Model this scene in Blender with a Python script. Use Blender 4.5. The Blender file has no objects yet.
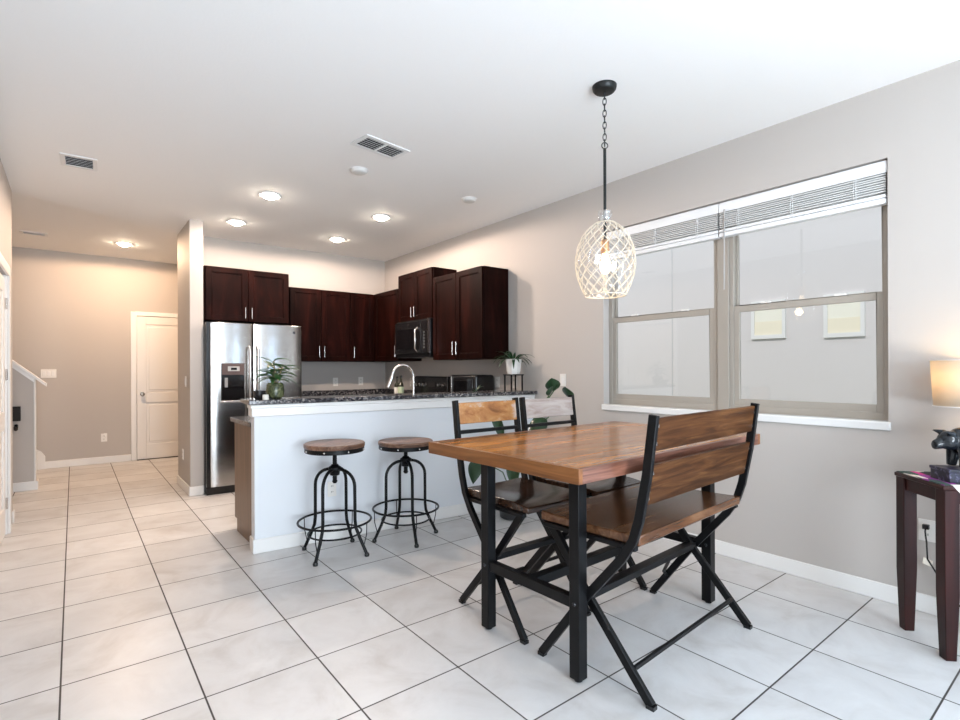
import bpy, bmesh, math, random
from mathutils import Vector, Matrix
random.seed(7)
S = bpy.context.scene
COL = S.collection
PI = math.pi

# ------------------------------------------------------------------ camera
YAW, ROLL, FPX, CAMZ = -.6659, -.004, 517.57, 1.3065
_r = Vector((math.cos(YAW), math.sin(YAW), 0)); _f = Vector((-math.sin(YAW), math.cos(YAW), 0)); _u = Vector((0, 0, 1))
_r3 = _r*math.cos(ROLL) + _u*math.sin(ROLL); _u3 = _u*math.cos(ROLL) - _r*math.sin(ROLL)
cam = bpy.data.objects.new('camera', bpy.data.cameras.new('camera')); COL.objects.link(cam)
cam.matrix_world = Matrix(((_r3.x, _u3.x, -_f.x, 0), (_r3.y, _u3.y, -_f.y, 0), (_r3.z, _u3.z, -_f.z, CAMZ), (0, 0, 0, 1)))
cam.data.sensor_width = 36; cam.data.lens = FPX/960*36; cam.data.shift_y = 9.53/960
cam.data.clip_start = .05
S.camera = cam

# ------------------------------------------------------------------ view, world, lights
S.view_settings.view_transform = 'Standard'; S.view_settings.look = 'None'
S.view_settings.gamma = 1; S.view_settings.use_curve_mapping = False
S.view_settings.exposure = 0.54
W = bpy.data.worlds.new('world'); S.world = W; W.use_nodes = True
W.node_tree.nodes['Background'].inputs[0].default_value = (.74, .87, 1, 1)
W.node_tree.nodes['Background'].inputs[1].default_value = .85
def light(kind, name, loc, rot, energy, color, **kw):
    d = bpy.data.lights.new(name, kind); d.energy = energy; d.color = color
    for k, v in kw.items(): setattr(d, k, v)
    o = bpy.data.objects.new(name, d); o.location = loc; o.rotation_euler = rot; COL.objects.link(o); return o
# sun over the roof, falling on the neighbour's wall only
light('SUN', 'sun', (0, 0, 9), (0, math.radians(-42), 0), 1.35, (1, .96, .91), angle=.02)
# unseen area lights: a rear fill, then daylight through the side door
light('AREA', 'rear_fill', (.62, -3.2, 1.2), (math.radians(130), 0, 0), 235, (.80, .90, 1), shape='RECTANGLE', size=2.0, size_y=2.3)  # added fill behind the camera, tilted up to brighten the ceiling
light('AREA', 'side_daylight', (3.75, -1.9, 1.15), (0, math.radians(90), 0), 90, (.47, .71, 1), shape='RECTANGLE', size=2.1, size_y=1.2)

# ------------------------------------------------------------------ helpers
class MB:
    def __init__(s, off=(0, 0, 0), rz=0):
        s.v = []; s.f = []; s.sm = []
        s.M = Matrix.Translation(Vector(off)) @ Matrix.Rotation(rz, 4, 'Z')
    def add(s, vs, fs, smooth=False, M=None):
        n = len(s.v)
        T = s.M @ M if M is not None else s.M
        s.v += [T @ Vector(p) for p in vs]
        s.f += [[i+n for i in f] for f in fs]; s.sm += [smooth]*len(fs); return s
    def box(s, a, b, M=None):
        x0, x1 = sorted((a[0], b[0])); y0, y1 = sorted((a[1], b[1])); z0, z1 = sorted((a[2], b[2]))
        return s.add([(x0,y0,z0),(x1,y0,z0),(x1,y1,z0),(x0,y1,z0),(x0,y0,z1),(x1,y0,z1),(x1,y1,z1),(x0,y1,z1)],
                     [(0,3,2,1),(4,5,6,7),(0,1,5,4),(1,2,6,5),(2,3,7,6),(3,0,4,7)], False, M)
    def prism(s, poly, z0, z1, M=None):       # polygon in xy (ccw) raised along z
        n = len(poly)
        vs = [(x, y, z0) for x, y in poly] + [(x, y, z1) for x, y in poly]
        fs = [tuple(reversed(range(n))), tuple(range(n, 2*n))] + [(i, (i+1) % n, n+(i+1) % n, n+i) for i in range(n)]
        return s.add(vs, fs, False, M)
    def sweep(s, pts, prof, closed=False, smooth=False, up=(0, 0, 1)):
        P = [Vector(p) for p in pts]; n = len(P); m = len(prof); vs = []
        ref = Vector(up); prevn = None
        for i in range(n):
            if closed: t = (P[(i+1) % n]-P[i-1])
            else: t = P[min(i+1, n-1)]-P[max(i-1, 0)]
            t.normalize()
            a = ref - t*ref.dot(t) if prevn is None else prevn - t*prevn.dot(t)
            if a.length < 1e-3: a = Vector((1, 0, 0)) - t*t.x
            if a.length < 1e-3: a = Vector((0, 1, 0)) - t*t.y
            a.normalize(); prevn = a; b = t.cross(a)
            k = 1
            if not closed and 0 < i < n-1:
                c = (P[i]-P[i-1]).normalized().dot((P[i+1]-P[i]).normalized()); k = 1/max(.5, math.sqrt(max(.01, (1+c)/2)))
            for (p, q) in prof: vs.append(P[i]+b*p+a*q)
        fs = []
        R = n if closed else n-1
        for i in range(R):
            for j in range(m):
                i2 = (i+1) % n; j2 = (j+1) % m
                fs.append((i*m+j, i2*m+j, i2*m+j2, i*m+j2))
        if not closed: fs += [tuple(range(m)), tuple((n-1)*m+j for j in reversed(range(m)))]
        return s.add(vs, fs, smooth)
    def tube(s, pts, r, seg=8, closed=False, up=(0, 0, 1)):
        return s.sweep(pts, [(r*math.cos(2*PI*k/seg), -r*math.sin(2*PI*k/seg)) for k in range(seg)], closed, True, up)
    def bar(s, pts, w, h, up=(0, 0, 1), closed=False):   # w across, h along up
        return s.sweep(pts, [(-w/2, h/2), (w/2, h/2), (w/2, -h/2), (-w/2, -h/2)], closed, False, up)
    def lathe(s, prof, c=(0, 0, 0), seg=32, M=None, smooth=True):  # prof [(r,z)], bottom to top
        n = len(prof); vs = []
        for r, z in prof:
            for k in range(seg):
                a = 2*PI*k/seg; vs.append((c[0]+r*math.cos(a), c[1]+r*math.sin(a), c[2]+z))
        fs = [(i*seg+k, i*seg+(k+1) % seg, (i+1)*seg+(k+1) % seg, (i+1)*seg+k) for i in range(n-1) for k in range(seg)]
        if prof[0][0] > 1e-5: fs.append(tuple(reversed(range(seg))))
        if prof[-1][0] > 1e-5: fs.append(tuple((n-1)*seg+k for k in range(seg)))
        return s.add(vs, fs, smooth, M)
    def ball(s, c, r, sx=1, sy=1, sz=1, seg=16, rings=10, M=None):
        return s.lathe([(max(1e-6, r*math.sin(PI*i/rings)), -r*sz*math.cos(PI*i/rings)) for i in range(rings+1)], c, seg, M)
    def build(s, name, mat, parent=None, bevel=0, seg=2, angle=40):
        me = bpy.data.meshes.new(name)
        vs = s.v
        if parent is not None:
            inv = parent['_m'] if False else PM[parent.name].inverted(); vs = [inv @ p for p in vs]
        me.from_pydata([tuple(p) for p in vs], [], s.f)
        me.polygons.foreach_set('use_smooth', [True]*len(s.f))
        bm = bmesh.new(); bm.from_mesh(me)
        bmesh.ops.remove_doubles(bm, verts=bm.verts, dist=1e-6)
        bmesh.ops.recalc_face_normals(bm, faces=bm.faces); bm.to_mesh(me); bm.free()
        me.set_sharp_from_angle(angle=math.radians(angle))
        me.materials.append(mat)
        o = bpy.data.objects.new(name, me); COL.objects.link(o)
        if parent is not None: o.parent = parent
        PM[o.name] = PM[parent.name].copy() if parent is not None else Matrix()
        if bevel:
            b = o.modifiers.new('bevel', 'BEVEL'); b.width = bevel; b.segments = seg; b.limit_method = 'ANGLE'; b.angle_limit = math.radians(50); b.harden_normals = False
        return o
PM = {}
def tag(o, label, cat, group=None, kind=None):
    if label: o['label'] = label
    if cat: o['category'] = cat
    if group: o['group'] = group
    if kind: o['kind'] = kind
    return o
def thing(name, label, cat, loc, rz=0, group=None):
    o = bpy.data.objects.new(name, None); COL.objects.link(o); o.location = loc; o.rotation_euler = (0, 0, rz); o.empty_display_size = .1
    PM[o.name] = Matrix.Translation(Vector(loc)) @ Matrix.Rotation(rz, 4, 'Z')
    return tag(o, label, cat, group)
def struct(o, label=None):
    o['kind'] = 'structure'
    if label: o['label'] = label
    return o
def kids(o): return [c for c in bpy.data.objects if c.parent == o]
def copy_tree(o, loc, rz, label=None):
    def cp(a, parent):
        c = a.copy(); COL.objects.link(c)
        if parent: c.parent = parent
        for k in kids(a): cp(k, c)
        return c
    c = cp(o, None); c.location = loc; c.rotation_euler = (0, 0, rz)
    if label: c['label'] = label
    return c

# ------------------------------------------------------------------ materials
def mat(name, color, rough=.5, metal=0, spec=.5, **kw):
    m = bpy.data.materials.new(name); m.use_nodes = True
    b = m.node_tree.nodes['Principled BSDF']
    b.inputs['Base Color'].default_value = (*color, 1); b.inputs['Roughness'].default_value = rough; b.inputs['Metallic'].default_value = metal
    b.inputs['Specular IOR Level'].default_value = spec
    for k, v in kw.items(): b.inputs[k.replace('_', ' ')].default_value = v
    return m
def nt(m): return m.node_tree.nodes, m.node_tree.links, m.node_tree.nodes['Principled BSDF']
def ramp(N, stops):
    r = N.new('ShaderNodeValToRGB'); e = r.color_ramp.elements
    while len(e) < len(stops): e.new(.5)
    for el, (p, c) in zip(e, stops): el.position = p; el.color = (*c, 1)
    return r
def bump(N, L, b, src, strength, dist=.01):
    k = N.new('ShaderNodeBump'); k.inputs['Strength'].default_value = strength; k.inputs['Distance'].default_value = dist
    L.new(src, k.inputs['Height']); L.new(k.outputs[0], b.inputs['Normal'])
def paint(name, color, rough=.65, tex=120, st=.06):
    m = mat(name, color, rough, 0, .3); N, L, b = nt(m)
    g = N.new('ShaderNodeNewGeometry'); n = N.new('ShaderNodeTexNoise'); n.inputs['Scale'].default_value = tex; n.inputs['Detail'].default_value = 2
    L.new(g.outputs['Position'], n.inputs['Vector']); bump(N, L, b, n.outputs[0], st, .004); return m
def wood(name, stops, stretch=(1.5, 14, 14), rough=.4, plank=None, pax=1, var=.35, spec=.5, knots=0, st=.15, coat=0):
    m = mat(name, stops[1][1], rough, 0, spec); N, L, b = nt(m)
    tc = N.new('ShaderNodeTexCoord'); mp = N.new('ShaderNodeMapping'); mp.inputs['Scale'].default_value = stretch
    L.new(tc.outputs['Object'], mp.inputs[0])
    vec = mp.outputs[0]
    if plank:
        sp = N.new('ShaderNodeSeparateXYZ'); L.new(tc.outputs['Object'], sp.inputs[0])
        d = N.new('ShaderNodeMath'); d.operation = 'DIVIDE'; d.inputs[1].default_value = plank; L.new(sp.outputs[pax], d.inputs[0])
        f = N.new('ShaderNodeMath'); f.operation = 'FLOOR'; L.new(d.outputs[0], f.inputs[0])
        wn = N.new('ShaderNodeTexWhiteNoise'); wn.noise_dimensions = '1D'; L.new(f.outputs[0], wn.inputs['W'])
        va = N.new('ShaderNodeVectorMath'); va.operation = 'MULTIPLY_ADD'; va.inputs[1].default_value = (9, 9, 9)
        L.new(wn.outputs['Color'], va.inputs[0]); L.new(vec, va.inputs[2]); vec = va.outputs[0]
    n1 = N.new('ShaderNodeTexNoise'); n1.inputs['Scale'].default_value = 1; n1.inputs['Detail'].default_value = 6; n1.inputs['Roughness'].default_value = .6; n1.inputs['Distortion'].default_value = .8 + knots
    L.new(vec, n1.inputs['Vector'])
    src = n1.outputs[0]
    if knots:
        w = N.new('ShaderNodeTexWave'); w.wave_type = 'RINGS'; w.inputs['Scale'].default_value = .8; w.inputs['Distortion'].default_value = 9; w.inputs['Detail'].default_value = 3; w.inputs['Detail Scale'].default_value = .7
        L.new(vec, w.inputs['Vector'])
        mx = N.new('ShaderNodeMix'); mx.inputs[0].default_value = .4; L.new(src, mx.inputs[2]); L.new(w.outputs['Fac'], mx.inputs[3]); src = mx.outputs[0]
    r = ramp(N, stops); L.new(src, r.inputs[0]); col = r.outputs[0]
    if plank:
        hs = N.new('ShaderNodeHueSaturation'); mr = N.new('ShaderNodeMapRange'); mr.inputs[3].default_value = 1-var; mr.inputs[4].default_value = 1+var
        L.new(wn.outputs['Value'], mr.inputs[0]); L.new(mr.outputs[0], hs.inputs['Value']); L.new(col, hs.inputs['Color']); col = hs.outputs[0]
    L.new(col, b.inputs['Base Color']); bump(N, L, b, src, st, .003)
    if coat: b.inputs['Coat Weight'].default_value = coat; b.inputs['Coat Roughness'].default_value = .12
    return m
def granite(name):
    m = mat(name, (.05, .05, .05), .12, 0, .5); N, L, b = nt(m)
    g = N.new('ShaderNodeNewGeometry')
    v = N.new('ShaderNodeTexVoronoi'); v.inputs['Scale'].default_value = 85; L.new(g.outputs['Position'], v.inputs['Vector'])
    n = N.new('ShaderNodeTexNoise'); n.inputs['Scale'].default_value = 30; n.inputs['Detail'].default_value = 5; L.new(g.outputs['Position'], n.inputs['Vector'])
    sp = N.new('ShaderNodeSeparateColor'); L.new(v.outputs['Color'], sp.inputs[0])
    mx = N.new('ShaderNodeMix'); mx.inputs[0].default_value = .45; L.new(sp.outputs[0], mx.inputs[2]); L.new(n.outputs[0], mx.inputs[3])
    r = ramp(N, [(.0, (.008, .008, .01)), (.45, (.02, .02, .025)), (.6, (.10, .10, .11)), (.78, (.32, .29, .27))]); L.new(mx.outputs[0], r.inputs[0]); L.new(r.outputs[0], b.inputs['Base Color'])
    return m
def tiles(name, T, ox, oy):
    m = mat(name, (.6, .58, .55), .22, 0, .5); N, L, b = nt(m)
    g = N.new('ShaderNodeNewGeometry'); sp = N.new('ShaderNodeSeparateXYZ'); L.new(g.outputs['Position'], sp.inputs[0])
    def M(op, a, bv=None):
        k = N.new('ShaderNodeMath'); k.operation = op
        for i, x in enumerate((a, bv)):
            if x is None: continue
            if isinstance(x, (int, float)): k.inputs[i].default_value = x
            else: L.new(x, k.inputs[i])
        return k.outputs[0]
    ds = []; cells = []
    for i, o in ((0, ox), (1, oy)):
        q = M('DIVIDE', M('SUBTRACT', sp.outputs[i], o), T)
        fr = M('FRACT', q); cells.append(M('FLOOR', q)); ds.append(M('MINIMUM', fr, M('SUBTRACT', 1, fr)))
    d = M('MULTIPLY', M('MINIMUM', ds[0], ds[1]), T)
    gm = N.new('ShaderNodeMapRange'); gm.inputs[1].default_value = .0026; gm.inputs[2].default_value = .0042; L.new(d, gm.inputs[0])
    cv = N.new('ShaderNodeCombineXYZ'); L.new(cells[0], cv.inputs[0]); L.new(cells[1], cv.inputs[1])
    wn = N.new('ShaderNodeTexWhiteNoise'); wn.noise_dimensions = '2D'; L.new(cv.outputs[0], wn.inputs['Vector'])
    va = N.new('ShaderNodeVectorMath'); va.operation = 'MULTIPLY_ADD'; va.inputs[1].default_value = (7, 7, 7); L.new(wn.outputs['Color'], va.inputs[0]); L.new(g.outputs['Position'], va.inputs[2])
    n = N.new('ShaderNodeTexNoise'); n.inputs['Scale'].default_value = 3.2; n.inputs['Detail'].default_value = 8; n.inputs['Roughness'].default_value = .62; n.inputs['Distortion'].default_value = .6; L.new(va.outputs[0], n.inputs['Vector'])
    r = ramp(N, [(.25, (.50, .475, .455)), (.5, (.62, .608, .60)), (.75, (.70, .695, .69))]); L.new(n.outputs[0], r.inputs[0])
    hs = N.new('ShaderNodeHueSaturation'); mr = N.new('ShaderNodeMapRange'); mr.inputs[3].default_value = .94; mr.inputs[4].default_value = 1.04; L.new(wn.outputs['Value'], mr.inputs[0]); L.new(mr.outputs[0], hs.inputs['Value']); L.new(r.outputs[0], hs.inputs['Color'])
    mx = N.new('ShaderNodeMix'); mx.data_type = 'RGBA'; L.new(gm.outputs[0], mx.inputs[0]); mx.inputs[6].default_value = (.055, .047, .042, 1); L.new(hs.outputs[0], mx.inputs[7])
    L.new(mx.outputs[2], b.inputs['Base Color'])
    rr = N.new('ShaderNodeMapRange'); rr.inputs[3].default_value = .8; rr.inputs[4].default_value = .36; L.new(gm.outputs[0], rr.inputs[0]); L.new(rr.outputs[0], b.inputs['Roughness'])
    bump(N, L, b, gm.outputs[0], .35, .002)
    return m
def emit(name, color, s):
    m = mat(name, color, .4); b = nt(m)[2]; b.inputs['Emission Color'].default_value = (*color, 1); b.inputs['Emission Strength'].default_value = s; return m
def pane_mat(name, gloss=.08, tint=(1, 1, 1)):
    m = bpy.data.materials.new(name); m.use_nodes = True; N, L = m.node_tree.nodes, m.node_tree.links
    N.remove(N['Principled BSDF']); o = N['Material Output']
    t = N.new('ShaderNodeBsdfTransparent'); t.inputs[0].default_value = (*tint, 1); g = N.new('ShaderNodeBsdfGlossy'); g.inputs['Roughness'].default_value = .02
    x = N.new('ShaderNodeMixShader'); x.inputs[0].default_value = gloss; L.new(t.outputs[0], x.inputs[1]); L.new(g.outputs[0], x.inputs[2]); L.new(x.outputs[0], o.inputs[0]); return m
def steel(name, color, rough, wave=0):
    m = mat(name, color, rough, 1); N, L, b = nt(m)
    if wave:
        tc = N.new('ShaderNodeTexCoord'); n2 = N.new('ShaderNodeTexNoise'); n2.inputs['Scale'].default_value = 1.0; n2.inputs['Detail'].default_value = 1
        mp2 = N.new('ShaderNodeMapping'); mp2.inputs['Scale'].default_value = (1.6, 1.6, 4.2); L.new(tc.outputs['Object'], mp2.inputs[0]); L.new(mp2.outputs[0], n2.inputs['Vector'])
        bump(N, L, b, n2.outputs[0], wave, .02)
    return m

M_wall = paint('wall_paint', (.50, .465, .435))
M_ceil = paint('ceiling_paint', (.90, .895, .88), .8, 60, .12)
M_white = mat('white_trim', (.80, .79, .77), .35)
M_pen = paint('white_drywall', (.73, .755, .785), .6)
M_door = mat('door_paint', (.80, .77, .73), .35)
M_tile = tiles('floor_tile', .457, -.1008*.457, 6.0504*.457)
M_cab = wood('espresso_wood', [(.3, (.004, .0010, .0007)), (.55, (.0115, .0027, .0019)), (.8, (.028, .0062, .0042))], (9, 9, 1.6), .45, st=.03, spec=.05)
M_brown = wood('brown_panel_wood', [(.3, (.10, .055, .03)), (.55, (.16, .09, .05)), (.8, (.2, .12, .07))], (12, 12, 1.5), .4, st=.04)
M_top = wood('tabletop_wood', [(.28, (.14, .045, .014)), (.45, (.34, .13, .035)), (.58, (.46, .19, .05)), (.78, (.62, .33, .13))], (2.6, 20, 20), .20, plank=.096, pax=1, var=.22, st=.12)
M_bench = wood('bench_wood', [(.25, (.014, .0045, .0012)), (.43, (.046, .0158, .0048)), (.56, (.082, .031, .010)), (.75, (.16, .072, .026))], (2.4, 9, 30), .5, plank=.17, pax=2, var=.10, st=.2, spec=.12)
M_seatw = wood('seat_wood', [(.28, (.012, .006, .004)), (.5, (.038, .018, .011)), (.75, (.10, .05, .027))], (3, 24, 24), .18, plank=.085, pax=1, var=.3, st=.15)
M_chairback = wood('chair_back_wood', [(.25, (.10, .035, .012)), (.42, (.30, .12, .035)), (.55, (.42, .20, .07)), (.66, (.44, .36, .31)), (.8, (.50, .46, .45))], (6, 8, 11), .25, st=.15)  # grey stops paint reflected sky glare over the orange wood
M_chairback2 = wood('glare_back_wood', [(.25, (.20, .14, .12)), (.45, (.40, .33, .30)), (.6, (.50, .44, .41)), (.8, (.54, .50, .49))], (4, 8, 22), .25, st=.1)  # pale greys are sky glare painted into the second chair's board
M_stool = wood('stool_wood', [(.28, (.07, .03, .018)), (.5, (.20, .10, .06)), (.75, (.36, .22, .14))], (5, 30, 30), .4, plank=.075, pax=1, var=.3)
M_cherry = wood('cherry_wood', [(.3, (.008, .0016, .0014)), (.55, (.022, .0045, .0036)), (.8, (.05, .010, .008))], (10, 10, 1.5), .35, st=.04, spec=.25)
M_black = mat('black_metal', (.004, .004, .0045), .38, .0, .22)
M_iron = mat('gunmetal', (.03, .032, .035), .3, .7)
M_steel = steel('stainless_steel', (.46, .445, .43), .20, .28)
M_chrome = mat('brushed_nickel', (.70, .68, .66), .25, 1)
M_blackpl = mat('black_plastic', (.01, .01, .011), .22)
M_blackgl = mat('black_glass', (.006, .006, .007), .06)
M_gran = granite('granite')
M_plate = mat('plate_white', (.80, .78, .74), .4)
M_dark = mat('dark_void', (.015, .015, .015), .8)
M_vent = mat('vent_metal', (.80, .80, .79), .4)
M_frame = mat('window_frame_taupe', (.36, .325, .28), .4)
M_pane = pane_mat('window_pane', .05)
M_blind = mat('blind_vinyl', (.82, .83, .84), .4, Transmission_Weight=.0)
M_slat = mat('blind_slat', (.62, .62, .61), .4)
M_leaf = mat('leaf_green', (.035, .10, .025), .3)
M_leafd = mat('leaf_dark_green', (.012, .045, .014), .28)
M_bronze = mat('dark_bronze', (.02, .022, .022), .4, .6)
M_rope = mat('pale_gold_wire', (.74, .66, .54), .45, .1)
M_brass = mat('brass', (.55, .30, .14), .3, 1)

# ------------------------------------------------------------------ room shell
XR, H, HH, YK, YH, XL = 3.577, 2.884, 2.93, 6.79, 9.05, -.42
struct(MB().box((-2.4, -3.3, -.15), (3.777, 9.25, 0)).build('floor', M_tile))
struct(MB().prism([(-.54, -3.3), (3.777, -3.3), (3.777, 6.9), (.955, 6.9), (-.42, 6.13), (-.54, 6.13)], H, HH).build('ceiling', M_ceil))
struct(MB().box((-2.4, 6.0, HH), (3.777, 9.25, HH+.12)).build('ceiling_hall', M_ceil))
WY0, WY1, WZ0, WZ1 = .864, 2.838, .985, 2.482
m = MB()
m.box((XR, -1.25, 0), (XR+.2, WY0, H)); m.box((XR, WY1, 0), (XR+.2, YK+.11, H)); m.box((XR, WY0, 0), (XR+.2, WY1, WZ0)); m.box((XR, WY0, WZ1), (XR+.2, WY1, H)); m.box((XR, -2.55, 2.25), (XR+.2, -1.25, H)); m.box((XR, -3.3, 0), (XR+.2, -2.55, H))
struct(m.build('wall_right', M_wall))
struct(MB().box((.955, YK, 0), (XR, YK+.11, H)).build('wall_back', M_wall))
struct(MB().box((-.54, -3.42, 0), (-.4, -3.3, H)).box((1.65, -3.42, 0), (XR+.2, -3.3, H)).box((-.4, -3.42, 2.36), (1.65, -3.3, H)).build('wall_rear', M_wall))
struct(MB().box((-2.4, YH, 0), (2.6, YH+.15, HH)).build('wall_hall', M_wall))
struct(MB().box((2.5, YK+.11, 0), (2.6, YH, HH)).build('wall_hall_end', M_wall))
struct(MB().box((XL-.12, -3.3, 0), (XL, 4.72, H)).box((XL-.12, 5.63, 0), (XL, 6.08, H)).box((XL-.12, 4.72, 2.08), (XL, 5.63, H)).build('wall_left', M_wall))
struct(MB().box((-2.4, 5.98, 0), (XL-.12, 6.08, HH)).box((-2.5, 6.08, 0), (-2.4, YH, HH)).build('wall_stair', M_wall))
struct(MB().box((.955, 6.10, 0), (1.08, YK, H)).build('wall_partition', M_wall))
# peninsula knee wall, its front a little out of square with the tiles
PA, PB = (1.012, 3.892), (XR, 3.70)
pdir = Vector((PB[0]-PA[0], PB[1]-PA[1])).normalized(); pn = Vector((-pdir.y, pdir.x))
def pl(s, d):   # point s along the front, d behind it; s<0 stands out at the free end
    return (PA[0]+pdir.x*s+pn.x*d, PA[1]+pdir.y*s+pn.y*d)
def pw(d): return (XR, PA[1]+pdir.y*((XR-PA[0]-pn.x*d)/pdir.x)+pn.y*d)
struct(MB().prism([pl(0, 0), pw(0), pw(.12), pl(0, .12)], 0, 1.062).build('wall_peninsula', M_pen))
def base(name, polys, h=.098, mt=M_white):
    m = MB()
    for p in polys: m.prism(p, 0, h)
    return struct(m.build(name, mt, bevel=.006))
bt = .014
base('baseboard_right', [[(XR-bt, -1.25), (XR, -1.25), (XR, 3.69), (XR-bt, 3.69)]])
base('baseboard_peninsula', [[pl(-bt, -bt), (XR-bt, pw(-bt)[1]), (XR-bt, pw(0)[1]), pl(0, 0), pl(0, .12), pl(-bt, .12)]], .102)
base('baseboard_partition', [[(.955-bt, 6.10-bt), (1.08, 6.10-bt), (1.08, 6.10), (.955, 6.10), (.955, 6.9), (.955-bt, 6.9)]])
base('baseboard_hall', [[(-.33, YH-bt), (.655, YH-bt), (.655, YH), (-.33, YH)]])
base('baseboard_left', [[(XL, 5.99), (XL+bt, 5.99), (XL+bt, 6.08+bt), (XL-.1, 6.08+bt), (XL-.1, 6.08), (XL, 6.08)]])
# moulding under the raised ledge
m = MB(); m.prism([pl(-.02, -.02), pw(-.02), pw(0), pl(0, 0), pl(0, .12), pl(-.02, .12)], .975, 1.062)
m.prism([pl(-.028, -.028), pw(-.028), pw(-.0), pl(0, 0), pl(0, .12), pl(-.028, .12)], 1.035, 1.0615)
struct(m.build('trim_1', M_white, bevel=.005))

# doors --------------------------------------------------------------
def two_panel_door(name, x0, x1, z1, y, parent=None):
    m = MB(); st = .115; t = .035
    w = x1-x0
    for a, b in (((x0, .01), (x0+st, z1)), ((x1-st, .01), (x1, z1)), ((x0+st, .01), (x1-st, .23)), ((x0+st, z1-st), (x1-st, z1)), ((x0+st, .84), (x1-st, .99))):
        m.box((a[0], y, a[1]), (b[0], y+t, b[1]))
    for z0, z2 in ((.23, .84), (.99, z1-st)):
        m.box((x0+st, y+.012, z0), (x1-st, y+t-.005, z2))
        m.box((x0+st+.035, y+.004, z0+.035), (x1-st-.035, y+t-.005, z2-.035))
    return m
d1 = thing('door_1', None, None, (1.15, YH, 0)); struct(d1)
two_panel_door('', .727, 1.54, 2.105, YH-.022).build('door_leaf', M_door, d1, bevel=.004)
m = MB(); m.box((.655, YH-.028, 0), (.722, YH, 2.17)); m.box((.722, YH-.028, 2.112), (1.545, YH, 2.17)); m.box((1.545, YH-.028, 0), (1.61, YH, 2.17))
m.build('door_casing', M_white, d1, bevel=.005)
m = MB(); m.lathe([(.001, .0), (.022, .002), (.028, .018), (.022, .035), (.011, .04), (.011, .058), (.03, .06), (.03, .066)], M=Matrix.Translation((.795, YH-.088, .965)) @ Matrix.Rotation(-PI/2, 4, 'X'), seg=20)
m.build('door_knob', mat('dark_nickel', (.18, .15, .12), .3, 1), d1)
MB().box((.727, YH-.03, 0), (1.54, YH, .012)).build('door_gap_shade', M_dark, d1)  # dark strip painted in for the shaded gap under the door

d2 = thing('door_2', None, None, (XL, 5.17, 0)); struct(d2)
m = MB()
for y0, y1, z0, z1 in ((4.75, 4.865, .01, 2.05), (5.485, 5.60, .01, 2.05), (4.865, 5.485, .01, .23), (4.865, 5.485, 1.935, 2.05), (4.865, 5.485, .84, .99)): m.box((XL-.045, y0, z0), (XL-.01, y1, z1))
for z0, z1 in ((.23, .84), (.99, 1.935)): m.box((XL-.04, 4.865, z0), (XL-.022, 5.485, z1))
m.build('door_leaf', M_door, d2, bevel=.004)
m = MB(); m.box((XL, 5.625, 0), (XL+.018, 5.70, 2.15)); m.box((XL, 4.66, 2.075), (XL+.018, 5.625, 2.15)); m.box((XL, 4.65, 0), (XL+.018, 4.725, 2.075)); m.box((XL-.12, 5.607, 0), (XL, 5.63, 2.08))
m.build('door_casing', M_white, d2, bevel=.004)
for z in (.25, 1.28, 1.85): MB().tube([(XL-.002, 5.604, z-.045), (XL-.002, 5.604, z+.045)], .008).build('hinge', M_chrome, d2)

# stair beginning behind the left wall --------------------------------
st = thing('staircase', 'beige staircase climbing out of view behind the low grey half wall', 'stairs', (-.9, 8.2, 0)); struct(st)
M_carpet = paint('stair_carpet', (.50, .43, .37), .95, 300, .5)
for i in range(6):
    MB().box((-.48-.26*(i+1), 7.64, 0), (-.48-.26*i, YH-.03, .185*(i+1))).build('step', M_carpet, st, bevel=.012)
MB().prism([(-.30, 0), (-.30, .17), (-.34, .235), (-.42, .29), (-1.9, 1.34), (-1.9, 0)][::-1], 0, .025, Matrix.Translation((0, YH-.003, 0)) @ Matrix.Rotation(PI/2, 4, 'X')).build('skirt_board', M_white, st)
hx = -.345
struct(MB().prism([(-2.0, 0), (hx, 0), (hx, 1.235), (-2.0, 2.75)], 0, .11, Matrix.Translation((0, 7.64, 0)) @ Matrix.Rotation(PI/2, 4, 'X')).build('wall_stair_knee', M_wall))
cap = MB(); sl = (2.75-1.235)/(2.0+hx)
def capz(x): return 1.235+(hx-x)*sl
cap.prism([(-2.0, capz(-2)), (-.235, capz(-.235)), (-.235, capz(-.235)+.035), (-2.0, capz(-2)+.035)], -.03, .14, Matrix.Translation((0, 7.64, 0)) @ Matrix.Rotation(PI/2, 4, 'X'))
cap.prism([(-2.0, capz(-2)-.05), (hx+.012, capz(hx+.012)-.05), (hx+.012, capz(hx+.012)), (-2.0, capz(-2))], -.012, .122, Matrix.Translation((0, 7.64, 0)) @ Matrix.Rotation(PI/2, 4, 'X'))
cap.box((hx, 7.522, 0), (hx+.016, 7.648, 1.2))
struct(cap.build('trim_2', M_white, bevel=.004))
base('baseboard_stair', [[(-2.0, 7.53-bt), (hx+.02+bt, 7.53-bt), (hx+.02+bt, 7.655), (hx+.02, 7.655), (hx+.02, 7.53), (-2.0, 7.53)]])

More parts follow.
